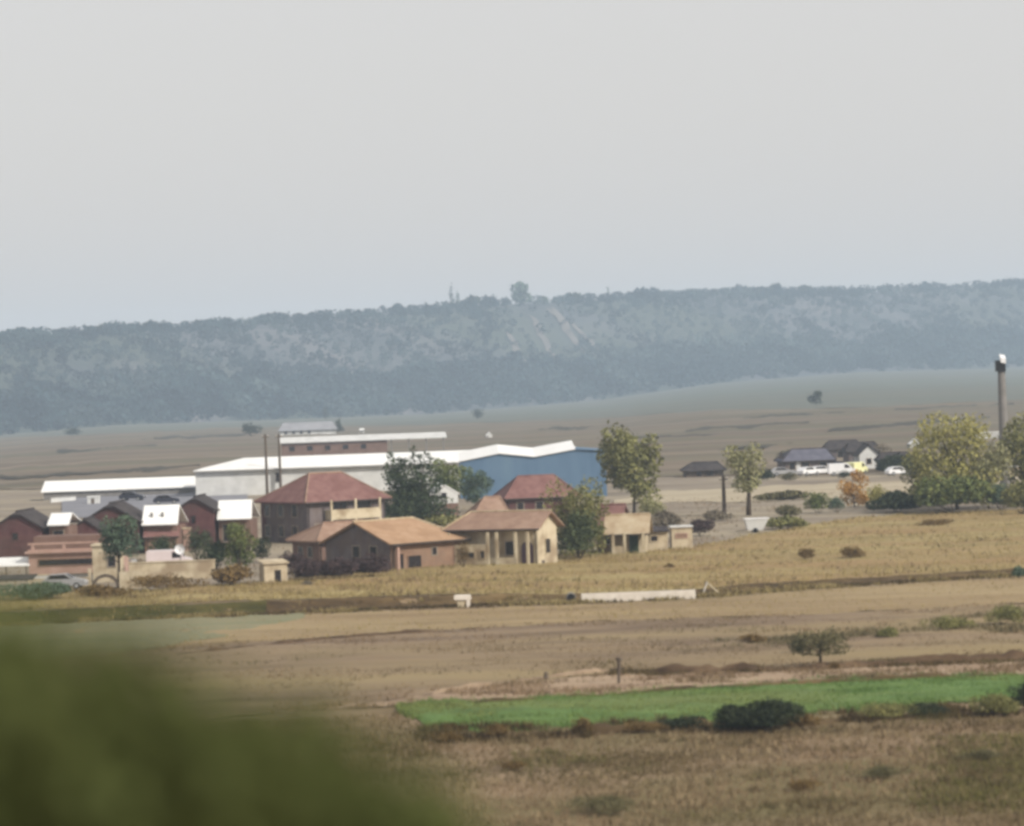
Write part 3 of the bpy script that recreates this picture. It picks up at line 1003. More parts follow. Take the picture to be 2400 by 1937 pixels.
# porch house
h, k = frame_at("village_house", "cream porch house with pinkish roof and arched plum door", "house", 1131, 1190, 68, VG)
walls(h, 5.2, 9.0, 4.05, 5.15, 'y', W_CREAM, True, True)
roof(h, 5.2, 9.0, 4.05, 5.25, 'y', ROOF_PINK, 0.0, 0.9, over=0.9, over_g=0.55, cap=ROOF_TAN)
por = obj("porch_wall", MB().box(-1.5, -1.3, 4.7, 8.9, -0.3, 2.35).box(-1.5, -0.003, 8.9, 9.06, -0.3, 2.35).box(-1.5, -1.3, 1.9, 3.9, -0.3, 1.0), W_CREAM, h)
for yy in (0.5, 1.8, 3.8, 4.75, 8.95):
    obj("column", MB().box(-1.52, -1.28, yy - .13, yy + .13, 1.0 if 1.9 < yy < 3.9 else -0.3, 3.5), W_CREAM, h)
opening(h, 'L', 6.2, 7.7, 1.05, 1.55, off=-1.5, frame=W_CREAM)
opening(h, 'L', 5.1, 5.5, 1.0, 1.7, off=-1.5, frame=W_CREAM)
opening(h, 'L', 2.4, 3.4, 1.2, 2.5)
arch = MB()
pts = [(-0.06, 0.5, 0.0), (-0.06, 1.7, 0.0)] + [(-0.06, 1.1 + 0.6 * math.cos(a), 1.9 + 0.6 * math.sin(a)) for a in np.linspace(0, math.pi, 9)]
arch.poly(pts)
arch.poly([(p[0] + 0.05, p[1], p[2]) for p in pts[::-1]])
obj("door", arch, M_DOORP, h)
opening(h, 'R', 2.0, 3.3, 1.2, 2.6, frame=W_CREAM)
opening(h, 'R', 1.0, 1.5, 0.0, 0.5)
# red-roofed house behind the willow, and its pink annex
h, k = frame_at("village_house", "red-roofed house with maroon wall behind the porch house", "house", 1068, 1106, 12, VG)
walls(h, 9.0, 7.0, 3.6, 5.7, 'x', W_MAROON, False, False)
roof(h, 9.0, 7.0, 3.6, 5.9, 'x', ROOF_RED, 2.2, 2.2, over=0.45)
opening(h, 'R', 3.6, 4.5, 1.9, 2.9)
opening(h, 'R', 1.2, 2.0, 1.9, 2.9)
h, k = frame_at("outbuilding", "low pink-roofed outbuilding against the left of the red-roofed house", "outbuilding", 1000, 1118, 12, VG)
walls(h, 3.9, 5.0, 2.0, 3.6, 'x', W_BROWNB, False, False)
roof(h, 3.9, 5.0, 2.0, 3.9, 'x', ROOF_PINK, 1.7, 0.3, over=0.4)
opening(h, 'R', 1.4, 2.2, 0.8, 1.6)

# small white gable between the trees
h, k = frame_at("village_house", "little whitewashed gable house with one dark window among the trees", "house", 908, 1094, 10, VG)
walls(h, 3.5, 5.0, 3.4, 4.5, 'y', W_BROWNB, True, True)
obj("gable_sheet", MB().poly([(0.0, -0.03, 2.2), (3.5, -0.03, 2.2), (3.5, -0.03, 3.4), (1.75, -0.03, 4.45), (0, -0.03, 3.4)]).poly([(0.0, -0.004, 2.2), (0, -0.004, 3.4), (1.75, -0.004, 4.45), (3.5, -0.004, 3.4), (3.5, -0.004, 2.2)]), W_WHITE, h)
roof(h, 3.5, 5.0, 3.4, 4.55, 'y', ROOF_WHITE, over=0.2, over_g=0.1)
opening(h, 'R', 1.3, 2.0, 2.9, 3.6, off=-0.03, frame=W_WHITE, fw=0.05)

# right-hand small house with columns
h, k = frame_at("village_house", "small tan-roofed house with cream columns and dark green door", "house", 1357, 1163, 84, VG)
walls(h, 3.4, 3.8, 2.5, 3.5, 'y', W_CREAM, True, True)
roof(h, 3.4, 3.8, 2.75, 3.9, 'y', ROOF_TAN, over=1.1, over_g=0.5)
for yy in (0.15, 2.1, 3.3):
    obj("column", MB().box(-1.35, -1.1, yy - .14, yy + .14, -0.3, 2.3), W_CREAM, h)
obj("door", MB().box(-0.06, 0.01, 0.75, 1.7, 0, 2.2), M_DOORG, h)
obj("porch_wall", MB().box(-1.3, -1.15, 2.3, 3.2, -0.3, 0.9), W_CREAM, h)
h, k = frame_at("outbuilding", "red-roofed lean-to half hidden by the willow, left of the tan roof", "outbuilding", 1304, 1160, 74, VG)
walls(h, 4.2, 2.6, 3.0, 4.4, 'y', W_BRICK, True, True)
roof(h, 4.2, 2.6, 3.2, 4.8, 'y', ROOF_RED, over=0.5, over_g=0.2)
opening(h, 'L', 0.8, 1.6, 0.9, 1.8)
h, k = frame_at("shed", "cream shed with small dark window right of the tan-roofed house", "shed", 1362, 1158, 3)
walls(h, 2.1, 2.6, 2.0, 2.2, 'x', W_CREAM, False, False)
obj("roof", MB().slab([(-0.15, -0.35, 2.12), (2.25, -0.35, 2.12), (2.25, 2.8, 2.5), (-0.15, 2.8, 2.5)], 0.12), ROOF_DARK, h)
opening(h, 'R', 0.3, 1.0, 1.05, 1.6, frame=W_CREAM)
h, k = frame_at("store_hut", "cream block hut with a shallow niche, last building on the right of the row", "hut", 1412, 1154, 3)
walls(h, 2.2, 2.4, 2.3, 2.3, 'x', W_CREAM, False, False)
obj("roof", MB().box(-0.12, 2.32, -0.15, 2.5, 2.3, 2.44), W_WHITE, h)
opening(h, 'R', 0.5, 1.6, 1.25, 1.6, frame=W_PINK, pane=W_BRICK, part="niche_back")
obj("doorway", MB().box(-0.05, 0.004, 0.3, 1.2, -0.1, 1.9), M_DARKPANE, h)  # dark panel imitates the shaded inside of the hut


# maroon half-hipped houses at the left, each with a white-roofed wing
def maroon(label, x0, x1, peak, base, wx0, wx1, wy_top, wy_eave, deg, spots=0):
    h, k = frame_at("village_house", label, "house", x0, base, deg, VG)
    Wf = (x1 - x0) / k
    apex = (base - peak) / k - 0.1
    eave = apex - min(1.9, Wf * 0.3)
    dpt = 8.0
    walls(h, Wf, dpt, eave, eave + (apex - eave) * 0.02, 'y', W_MAROON, False, False)
    pitch = (apex - eave) / (Wf / 2)
    c = 0.8
    mb = MB()
    for yy in (0.001, 0.2):
        mb.poly([(0, yy, eave), (Wf, yy, eave), (Wf - Wf / 2 * c, yy, eave + (apex - eave) * c), (Wf / 2 * c, yy, eave + (apex - eave) * c)])
    obj("gable", mb, W_MAROON, h, fix=False)
    roof(h, Wf, dpt, eave, apex, 'y', ROOF_DARK, over=0.35, over_g=0.3, clip0=0.84)
    # wing
    a0, a1 = (wx0 - x0) / k, (wx1 - x0) / k
    ze, zt = (base - wy_eave) / k, (base - wy_top) / k
    a0 = max(a0, Wf + 0.4)
    wing = obj("wing", MB().box(a0, a1 - 0.25, 0.9, 6.5, -0.4, ze - 0.25), W_BROWNB, h)
    mb = MB()
    mb.slab([(a0 - 0.05, 0.1, ze), (a1, 0.1, ze), (a1 - 0.35, 3.6, zt), (a0 - 0.3, 3.6, zt)], 0.12)
    mb.slab([(a0 - 0.3, 3.62, zt), (a1 - 0.35, 3.62, zt), (a1, 7.0, ze), (a0 - 0.05, 7.0, ze)], 0.12)
    rw = obj("wing_roof", mb, ROOF_WHITE, h)
    for s_ in range(spots):
        xx = a0 + 0.9 + 1.2 * s_
        obj("roof_vent", MB().tube([(xx, 1.5, ze + 0.55), (xx, 1.5, ze + 1.25)], [0.16, 0.16], 8), M_CONC, rw)
    wf = opening(h, 'R', a0 + 0.5, min(a1 - 0.8, a0 + 1.6), 0.8, ze - 0.7, off=0.9)
    opening(h, 'R', Wf * 0.4, Wf * 0.52, eave * 0.66, eave * 0.85, frame=W_MAROON)
    return h


maroon("maroon gabled house at the left edge with tiny white wing roof", -12, 90, 1077, 1186, 104, 150, 1084, 1106, -6)
maroon("wide maroon gabled house whose white wing roof carries two grey vents", 176, 294, 1060, 1170, 300, 378, 1068, 1106, -5, 2)
maroon("narrow maroon gabled house with plain bright white wing roof", 372, 452, 1046, 1156, 457, 532, 1056, 1093, -4)

# long white hall, blue halls
p = at1(412, 1046)
k = ppm(p.y)
h = thing("long_hall", "long pale hall with a bright white sheet roof behind the village", "hall", p, math.radians(0))
Lh = (1215 - 412) / k
ezl = (1046 - 990) / k
walls(h, Lh, 16, ezl, ezl + 0.1, 'x', W_WHITE, False, False)
rmb = MB()
rh = 4.4
rmb.slab([(-0.3, -0.5, ezl + 0.1), (Lh, -0.5, ezl + 0.1), (Lh, 9.0, ezl + 1.75), (7.5, 9.0, ezl + 1.75)], 0.2)
rmb.slab([(7.5, 9.02, ezl + 1.75), (Lh, 9.02, ezl + 1.75), (Lh, 17, ezl + 0.1), (-0.3, 17, ezl + 0.1)], 0.2)
rmb.slab([(-0.3, -0.5, ezl + 0.1), (7.5, 9.0, ezl + 1.75), (-0.3, 17, ezl + 0.1)], 0.2)
obj("roof", rmb, ROOF_WHITE, h)
obj("gutter", MB().box(-0.3, Lh, -0.66, -0.52, ezl - 0.25, ezl - 0.02), M_CONC, h)
opening(h, 'R', 13.2, 13.7, 2.2, 3.6, frame=M_CONC)

p = at1(425, 1052)
h = thing("long_shed", "low long white-roofed shed reaching left from the pale hall", "shed", at1(92, 1052), math.radians(0.6))
k = ppm(h.location.y)
Ls = (432 - 92) / k
walls(h, Ls, 6, 1.3, 1.4, 'x', M_CONC, False, False)
obj("roof", MB().slab([(-0.4, -0.4, 1.55), (Ls, -0.4, 1.55), (Ls, 6.4, 3.15), (-0.4, 6.4, 3.15)], 0.15), ROOF_WHITE, h)

h = thing("blue_hall", "blue clad hall with two shallow gables under white roofs", "hall", at1(978, 1050), math.radians(1))
k = ppm(h.location.y)
Y0 = h.location.y
x_ = lambda px: (px - 978) / k
z_ = lambda py, px=978: (1050 - py - 0.035 * (px - 978)) / k
prof = [(x_(968), -0.4), (x_(1276), -0.4), (x_(1276), z_(948, 1276)), (x_(1212), z_(944, 1212)), (x_(1126), z_(960, 1126)), (x_(1051), z_(953, 1051)), (x_(968), z_(970, 968))]
obj("wall", MB().prism(prof, 0, 14), W_BLUE, h)
rm = MB()
for (a, b) in (((968, 970), (1051, 953)), ((1051, 953), (1126, 960)), ((1126, 960), (1212, 944))):
    xa, za, xb, zb_ = x_(a[0]), z_(a[1], a[0]) + 0.12, x_(b[0]), z_(b[1], b[0]) + 0.12
    rm.slab([(xa, -0.3, za), (xb, -0.3, zb_), (xb, 15, zb_ + 1.0), (xa, 15, za + 1.0)], 0.1)
obj("roof", rm, ROOF_WHITE, h)
obj("side_roof", MB().slab([(x_(1212), -0.3, z_(944, 1212) + .12), (x_(1278), -0.3, z_(948, 1276) + .12), (x_(1278), 15, z_(948, 1276) + .12), (x_(1212), 15, z_(944, 1212) + .12)], 0.1), W_BLUE, h)
for xx in (3.5, 12.5):
    opening(h, 'R', xx, xx + 2.6, 0.0, 2.8, name="gate", pane=W_BLUE, frame=W_BLUE, part="gate_leaf")

# brown brick barn with thin pale roof
h = thing("brick_barn", "long brown brick barn with a thin pale roof beyond the white hall", "barn", at1(592, 966), math.radians(3))
k = ppm(h.location.y)
Lb = (940 - 592) / k
hb = (966 - 931) / k
walls(h, Lb * 0.64, 9, hb, hb, 'x', W_BROWNB, False, False)
obj("roof", MB().slab([(-0.8, -0.6, hb + 0.1), (Lb, -0.6, hb + 0.1), (Lb, 9.5, hb + 1.3), (-0.8, 9.5, hb + 1.3)], 0.2), W_WHITE, h)
for i in range(4):
    xx = Lb * 0.66 + i * Lb * 0.105
    obj("post", MB().box(xx, xx + 0.35, 0, 0.35, -0.4, hb), M_CONC, h)
for i in range(5):
    opening(h, 'R', 2 + i * 4.6, 3.4 + i * 4.6, hb * 0.5, hb * 0.78, frame=W_BROWNB)

# far grey-roofed building
h = thing("farm_building", "far grey-roofed building with a pale wall and small dark windows", "building", at1(588, 917), math.radians(2))
k = ppm(h.location.y)
Lf = (706 - 588) / k
walls(h, Lf, 10, 2.6, 5.2, 'x', W_WHITE, True, True)
roof(h, Lf, 10, 2.6, 5.6, 'x', M_GREYROOF, 1.5, 1.5, over=0.7, cap=M_GREYROOF)
for i in range(4):
    opening(h, 'R', 2.0 + i * 3.4, 3.2 + i * 3.4, 0.9, 2.0)
h, k = frame_at("hut", "tiny white hut at the left end of the pale barn roof", "hut", 756, 912, 4)
walls(h, 1.9, 2.2, 1.6, 2.0, 'x', W_WHITE, True, True)
roof(h, 1.9, 2.2, 1.6, 2.1, 'x', ROOF_WHITE, over=0.15, over_g=0.1)
obj("door", MB().box(0.6, 1.1, -0.05, 0.01, 0, 1.3), M_WOOD, h)
h, k = frame_at("hut", "tiny bright white hut alone on the plain above the blue hall", "hut", 1022, 924, 8)
walls(h, 1.9, 2.0, 1.4, 2.1, 'y', W_WHITE, True, True)
roof(h, 1.9, 2.0, 1.4, 2.2, 'y', ROOF_WHITE, over=0.15, over_g=0.1)
obj("door", MB().box(0.2, 0.6, -0.05, 0.01, 0, 1.2), M_WOOD, h)

# lower-left pink farm buildings
h, k = frame_at("terrace_house", "pink-walled terrace building with a long dark slot window at lower left", "building", 62, 1222, -2)
walls(h, 9.0, 6.0, 2.75, 2.75, 'x', W_PINK, False, False)
obj("roof_slab", MB().box(-0.3, 9.3, -0.4, 6.2, 2.75, 2.95), W_PINK, h)
obj("upper_storey", MB().box(0.2, 7.0, 2.2, 6.0, 2.95, 4.3), W_BROWNB, h)
for xx in (0.3, 3.4, 6.6):
    obj("post", MB().box(xx, xx + 0.3, -0.2, 0.1, 2.95, 3.75), W_PINK, h)
obj("railing", MB().box(0.0, 7.0, -0.25, -0.12, 3.6, 3.8).box(0, 7, -0.25, -0.12, 2.952, 3.15), W_PINK, h)
opening(h, 'R', 1.0, 6.3, 1.55, 2.1, frame=W_BRICK)
opening(h, 'R', 7.4, 8.3, 0.3, 1.0)
h, k = frame_at("shed", "cream cube-like shed right of the pink terrace building", "shed", 196, 1226, -2)
walls(h, 2.6, 3.2, 3.6, 3.6, 'x', W_CREAM, False, False)
obj("roof", MB().box(-0.15, 2.75, -0.2, 3.4, 3.6, 3.75), W_CREAM, h)
opening(h, 'R', 1.5, 2.2, 1.6, 2.6)
h, k = frame_at("lean_to", "bright white sheet lean-to roof on posts at the left edge", "lean-to", -40, 1226, -3)
obj("roof", MB().slab([(-0.2, 0, 1.7), (4.9, 0, 1.7), (4.2, 3.2, 2.35), (-0.2, 3.2, 2.35)], 0.1), ROOF_WHITE, h)
for (xx, yy, zz) in ((0.1, 0.2, 1.62), (2.5, 0.2, 1.62), (4.5, 0.2, 1.62), (0.1, 3.0, 2.2), (4.0, 3.0, 2.2)):
    obj("post", MB().box(xx - .06, xx + .06, yy - .06, yy + .06, -0.3, zz), M_WOOD, h)
h, k = frame_at("garden_wall", "long low cream garden wall in front of the white van", "wall", 272, 1222, 3)
obj("wall_body", MB().box(0, 8.3, 0, 0.3, -0.4, 1.75), W_CREAM, h)
obj("coping", MB().box(-0.08, 8.38, -0.08, 0.38, 1.75, 1.87), W_CREAM, h)
h, k = frame_at("yard_wall", "low pale yard wall with a round arched opening at lower left", "wall", 60, 1244, 0)
wb = MB()
wb.box(0, 5.6, 0, 0.3, -0.3, 1.25)
wb.box(5.6, 5.9, 0, 0.3, -0.3, 2.0)
wb.box(8.5, 11.0, 0, 0.3, -0.3, 1.6)
obj("wall_body", wb, W_CREAM, h)
ar = MB()
n_ = 10
prev = None
for i in range(n_ + 1):
    a = math.pi * i / n_
    c_, s_ = math.cos(a), math.sin(a)
    cur = [(7.2 + 1.28 * c_, 0.3 + 1.15 * s_), (7.2 + 1.0 * c_, 0.3 + 0.85 * s_)]
    if prev:
        ar.prism([prev[0], cur[0], cur[1], prev[1]], 0.02, 0.28)
    prev = cur
obj("arch", ar, M_WOOD, h)
h, k = frame_at("gate_shed", "small cream gate hut with open doorway left of the purple thicket", "hut", 556, 1228, 18)
walls(h, 2.2, 1.8, 1.85, 1.9, 'x', W_CREAM, False, False)
obj("roof", MB().slab([(-0.15, -0.2, 2.0), (2.35, -0.2, 2.0), (2.35, 2.0, 2.25), (-0.15, 2.0, 2.25)], 0.12), W_CREAM, h)
obj("doorway", MB().box(1.0, 1.6, -0.05, 0.01, -0.1, 1.3), M_DARKPANE, h)  # flat dark panel in place of a shaded interior
h, k = frame_at("hut", "small pale box hut in the yard behind the wide maroon house", "hut", 184, 1062, 0)
walls(h, 1.8, 2, 1.3, 1.3, 'x', W_WHITE, False, False)
obj("roof", MB().box(-0.1, 1.9, -0.1, 2.1, 1.3, 1.42), ROOF_WHITE, h)
obj("door", MB().box(0.6, 1.1, -0.05, 0.01, 0, 1.1), M_WOOD, h)
h, k = frame_at("screen_wall", "short slanting pale wall in the dirt yard at left", "wall", 108, 1058, 55)
obj("wall_body", MB().box(0, 6, 0, 0.25, -0.3, 0.8), W_WHITE, h)
obj("coping", MB().box(-0.06, 6.06, -0.06, 0.31, 0.8, 0.9), W_WHITE, h)

# yard clutter among the maroon houses
h, k = frame_at("outbuilding", "lower maroon gabled annex at the left of the wide maroon house", "outbuilding", 148, 1176, -5, VG)
walls(h, 3.4, 5.0, 3.2, 4.2, 'y', W_MAROON, True, True)
roof(h, 3.4, 5.0, 3.2, 4.3, 'y', ROOF_DARK, over=0.25, over_g=0.2)
opening(h, 'R', 1.3, 2.1, 1.2, 2.2, frame=W_MAROON)
h, k = frame_at("cart_shelter", "low dark shelter with a pale front wall beside the silver car", "shelter", -6, 1252, -2)
obj("roof", MB().slab([(-0.1, -0.2, 1.5), (3.4, -0.2, 1.5), (3.4, 2.6, 1.8), (-0.1, 2.6, 1.8)], 0.1), ROOF_DARK, h)
for xx in (0.05, 1.65, 3.2):
    obj("post", MB().box(xx, xx + 0.12, 0.0, 0.12, -0.3, 1.39), W_CREAM, h)
obj("front_wall", MB().box(0.2, 3.15, 0.13, 0.25, -0.3, 0.6), W_CREAM, h)
h, k = frame_at("yard_wall", "pale stained ledge wall along the foot of the pink terrace building", "wall", 64, 1226, -2)
obj("wall_body", MB().box(0, 8.4, 0, 0.25, -0.3, 0.75), W_WHITE, h)
obj("coping", MB().box(-0.06, 8.46, -0.06, 0.31, 0.75, 0.85), W_CREAM, h)
h, k = frame_at("gate_pillar", "tall pale gate pillar beside the left-edge maroon house", "pillar", 92, 1150, 0)
obj("shaft", MB().box(-0.35, 0.35, 0, 0.6, -0.3, 3.4), W_WHITE, h)
obj("cap", MB().box(-0.45, 0.45, -0.1, 0.7, 3.4, 3.55), W_CREAM, h)
h, k = frame_at("yard_wall", "short whitewashed wall behind the slim young tree", "wall", 216, 1200, 2)
obj("wall_body", MB().box(0, 2.6, 0, 0.25, -0.3, 2.0), W_WHITE, h)
obj("coping", MB().box(-0.06, 2.66, -0.06, 0.31, 2.0, 2.1), W_CREAM, h)
h, k = frame_at("outbuilding", "low reddish brick outbuilding behind the pinkish van", "outbuilding", 306, 1166, 2)
walls(h, 3.6, 3.0, 2.0, 2.6, 'x', W_BRICK, True, True)
roof(h, 3.6, 3.0, 2.0, 2.8, 'x', ROOF_RED, over=0.3, over_g=0.2)
opening(h, 'R', 1.2, 2.4, 0.6, 1.5)
h, k = frame_at("gate_pillar", "short pinkish gate pillar left of the narrow maroon house", "pillar", 386, 1160, 0)
obj("shaft", MB().box(0, 0.8, 0, 0.6, -0.3, 2.6), W_PINK, h)
obj("cap", MB().box(-0.1, 0.9, -0.1, 0.7, 2.6, 2.75), W_CREAM, h)
h, k = frame_at("water_tank", "pale round water tank standing beside the cream shed", "tank", 282, 1212, 0)
obj("drum", MB().tube([(0, 0, 0.5), (0, 0, 1.7)], [0.5, 0.5], 14), W_WHITE, h)
obj("lid", MB().tube([(0, 0, 1.702), (0, 0, 1.85)], [0.5, 0.15], 14), M_CONC, h)
obj("stand", MB().box(-0.45, 0.45, -0.45, 0.45, -0.2, 0.498), M_CONC, h)
h, k = frame_at("shed", "tiny shed with white sheet roof between the left two maroon houses", "shed", 116, 1152, -6)
walls(h, 1.9, 2.0, 1.5, 1.9, 'x', W_BROWNB, False, False)
obj("roof", MB().slab([(-0.2, -0.3, 1.6), (2.1, -0.3, 1.6), (2.1, 2.2, 2.2), (-0.2, 2.2, 2.2)], 0.08), ROOF_WHITE, h)
obj("door", MB().box(0.6, 1.2, -0.05, 0.01, 0, 1.3), M_WOOD, h)

# farm at the right
FG = "farm buildings on the right"
h, k = frame_at("farm_building", "dark slate-roofed farm building behind the white parked vehicles", "building", 1648, 997, 6, FG)
walls(h, 8.6, 7, 2.4, 3.9, 'x', W_GREY, True, True)
roof(h, 8.6, 7, 2.4, 4.1, 'x', ROOF_SLATE, 2.0, 0.5, over=0.5, cap=ROOF_DARK)
opening(h, 'R', 0.9, 1.9, 0.8, 2.0)
opening(h, 'R', 3.0, 4.4, 0.2, 2.0)
opening(h, 'R', 6.2, 7.4, 0.8, 2.0)
obj("wall_panel", MB().box(2.1, 2.8, -0.03, -0.004, 0, 2.5), W_WHITE, h)
h, k = frame_at("farm_building", "small white-walled farmhouse with a dark roof beside the slate building", "building", 1806, 988, 4, FG)
walls(h, 3.4, 6, 2.7, 4.2, 'y', W_WHITE, True, True)
roof(h, 3.4, 6, 2.75, 4.4, 'y', ROOF_DARK, over=0.3, over_g=0.3)
opening(h, 'R', 1.3, 2.1, 1.1, 2.0)
h, k = frame_at("farm_building", "low dark-roofed barn behind the white-walled farmhouse", "barn", 1782, 975, 4, FG)
walls(h, 6.2, 6, 2.4, 3.5, 'x', W_GREY, True, True)
roof(h, 6.2, 6, 2.4, 3.8, 'x', ROOF_DARK, 0.8, 0.8, over=0.4)
opening(h, 'R', 4.4, 5.4, 0.7, 1.7)
h, k = frame_at("farm_building", "low dark cattle shed left of the slate building, half behind a pale tree", "shed", 1440, 1004, 2, FG)
walls(h, 6.6, 5, 1.3, 2.0, 'x', M_WOOD, True, True)
roof(h, 6.6, 5, 1.3, 2.4, 'x', ROOF_DARK, 1.5, 0.8, over=0.5)
opening(h, 'R', 2.0, 2.8, 0.2, 1.1, frame=M_WOOD)
opening(h, 'R', 3.6, 4.8, 0.2, 1.1, frame=M_WOOD)
h, k = frame_at("road_sign_board", "white board on two posts standing behind the slate farm building", "sign", 1732, 965, 2)
obj("board", MB().box(0, 2.2, 0, 0.15, 2.2, 3.0), W_WHITE, h)
for xx in (0.4, 1.7):
    obj("post", MB().box(xx, xx + 0.1, 0.16, 0.26, -0.3, 2.9), M_CONC, h)
h, k = frame_at("white_fence", "short white board fence behind the yellow-green tree", "fence", 2050, 928, 2)
for j in range(3):
    obj("rail", MB().box(0, 6.0, 0, 0.08, 0.7 + j * 0.55, 1.1 + j * 0.55), W_WHITE, h)
for xx in (0.1, 2.9, 5.7):
    obj("post", MB().box(xx, xx + .15, 0.09, 0.24, -0.3, 2.3), W_WHITE, h)
h, k = frame_at("hut", "small whitewashed hut at the left of the yellow-green tree", "hut", 1912, 950, 5)
walls(h, 2.0, 2.2, 1.6, 2.3, 'y', W_WHITE, True, True)
roof(h, 2.0, 2.2, 1.65, 2.4, 'y', ROOF_WHITE, over=0.15, over_g=0.1)
obj("door", MB().box(0.7, 1.2, -0.05, 0.01, 0, 1.4), M_WOOD, h)
h, k = frame_at("paddock_wall", "low pale paddock wall running from the white hut behind the trees", "wall", 2040, 1005, 3)
obj("wall_body", MB().box(0, 8, 0, 0.3, -0.3, 1.6), W_CREAM, h)
obj("coping", MB().box(-0.08, 8.08, -0.08, 0.38, 1.6, 1.75), W_WHITE, h)


h, k = frame_at("farm_building", "dark long barn seen between the slate building and the white farmhouse", "barn", 1738, 968, 3, FG)
walls(h, 7.0, 6, 2.2, 3.4, 'x', W_GREY, True, True)
roof(h, 7.0, 6, 2.2, 3.6, 'x', ROOF_DARK, 0.8, 0.8, over=0.4)
opening(h, 'R', 2.0, 3.4, 0.2, 1.8)
h, k = frame_at("farm_building", "low dark shed right of the white farmhouse, against the hedge", "shed", 1850, 992, 3, FG)
walls(h, 5.6, 5, 2.0, 2.9, 'x', M_WOOD, True, True)
roof(h, 5.6, 5, 2.0, 3.1, 'x', ROOF_DARK, 0.6, 0.6, over=0.35)
opening(h, 'R', 1.0, 2.4, 0.2, 1.6, frame=M_WOOD)
# ------------------------------------------------------------------ vehicles
def vehicle(name, label, cat, px, py, deg, paint, van=False, group=None, scale=1.0):
    h, k = frame_at(name, label, cat, px, py, deg, group, dz=0.26)
    L_, Wd_ = (4.6, 1.9) if van else (4.1, 1.7)
    if van:
        pf = [(0, .35), (0, 1.9), (.15, 2.0), (3.2, 2.0), (3.85, 1.25), (4.5, 1.05), (4.6, .85), (4.6, .35)]
        gl = [(2.6, 1.2), (2.6, 1.82), (3.12, 1.82), (3.6, 1.25)]
    else:
        pf = [(0, .35), (0, .85), (.25, .98), (.7, 1.4), (2.2, 1.45), (2.9, 1.02), (3.9, .86), (4.1, .7), (4.1, .35)]
        gl = [(.55, 1.0), (.82, 1.34), (2.12, 1.38), (2.7, 1.0)]
    b = obj("body", MB().prism(pf, 0, Wd_), paint, h)
    for yy in (-0.012, Wd_ - 0.008):
        obj("window", MB().prism(gl, yy, yy + 0.02), M_DARKPANE, h)
    if van:
        obj("windscreen", MB().slab([(3.25, .15, 1.97), (3.25, Wd_ - .15, 1.97), (3.84, Wd_ - .15, 1.3), (3.84, .15, 1.3)], 0.02), M_DARKPANE, h)
    else:
        obj("windscreen", MB().slab([(2.26, .12, 1.44), (2.26, Wd_ - .12, 1.44), (2.86, Wd_ - .12, 1.07), (2.86, .12, 1.07)], 0.02), M_DARKPANE, h)
    for wx in (0.8, L_ - 0.85):
        for wy in (0.08, Wd_ - 0.08):
            w = obj("wheel", MB().disc((wx, wy, 0.32), 0.32, 'y', 0.11), M_RUBBER, h)
            obj("rim", MB().disc((wx, wy, 0.32), 0.18, 'y', 0.118), M_CARS, w)
    for yy in (0.25, Wd_ - 0.25):
        obj("headlight", MB().box(L_ - 0.04, L_ + 0.015, yy - .15, yy + .15, .6, .76), M_CARW, h)
    return h


CG = "vehicles parked at the right-hand farm"
vehicle("parked_car", "small white car, leftmost of the bright vehicles at the farm", "car", 1688, 1003, 40, M_CARW, group=CG)
vehicle("parked_car", "white car parked second in the row at the farm", "car", 1706, 1001, 10, M_CARW, group=CG)
vehicle("parked_van", "largest white van, in the middle of the farm's row of vehicles", "van", 1742, 1003, 4, M_CARW, True, group=CG)
vehicle("parked_van", "pale yellow van at the right end of the farm's row", "van", 1795, 1000, 55, M_CARY, True, group=CG)
vehicle("parked_car", "dark blue car parked behind the farm's white vehicles", "car", 1725, 985, 8, M_CARD, group=CG)
vehicle("parked_car", "white car low in front of the dark shed by the hedge", "car", 1868, 1003, 20, M_CARW, group=CG)
vehicle("parked_car", "silver car parked nearest the huge yellow-green tree", "car", 1916, 1004, -8, M_CARS, group=CG)
vehicle("parked_car", "pale car alone left of the slate farm building", "car", 1622, 1004, 6, M_CARS, group=CG)
vehicle("parked_car", "dark blue car tucked against the white farmhouse wall", "car", 1770, 992, -12, M_CARD, group=CG)
CY = "cars in the yard by the white hall"
vehicle("parked_car", "dark car alone in the grey yard left of the others", "car", 250, 1056, -12, M_CARD, group=CY)
vehicle("parked_car", "dark car nose to tail just behind the narrow maroon house", "car", 322, 1064, 6, M_CARD, group=CY)
vehicle("parked_car", "dark car parked left of two in front of the pale hall wall", "car", 405, 1039, 6, M_CARD, group=CY)
vehicle("parked_car", "dark car parked right of two in front of the pale hall wall", "car", 442, 1038, 12, M_CARD, group=CY)
vehicle("parked_van", "pinkish white van behind the cream garden wall", "van", 308, 1205, 2, M_CARP, True)
vehicle("parked_car", "silver car beside the low pale yard wall at lower left", "car", 88, 1246, -3, M_CARS)

# satellite dish on post beside the van
h, k = frame_at("satellite_dish", "round white satellite dish on a short post right of the pinkish van", "satellite dish", 380, 1206, 0)
obj("post", MB().tube([(0, 0, -0.2), (0, 0, 2.2)], [0.05, 0.05], 8), M_CONC, h)
dm = MB()
rings = [(0.05, 0.0), (0.25, 0.04), (0.42, 0.12), (0.52, 0.2)]
for (ra, dz_), (rb, db) in zip(rings[:-1], rings[1:]):
    for i in range(14):
        a, b = 2 * math.pi * i / 14, 2 * math.pi * (i + 1) / 14
        dm.poly([(ra * math.cos(a), -dz_ - 0.1, 2.5 + ra * math.sin(a)), (ra * math.cos(b), -dz_ - 0.1, 2.5 + ra * math.sin(b)), (rb * math.cos(b), -db - 0.1, 2.5 + rb * math.sin(b)), (rb * math.cos(a), -db - 0.1, 2.5 + rb * math.sin(a))])
obj("dish", dm, M_CARW, h)
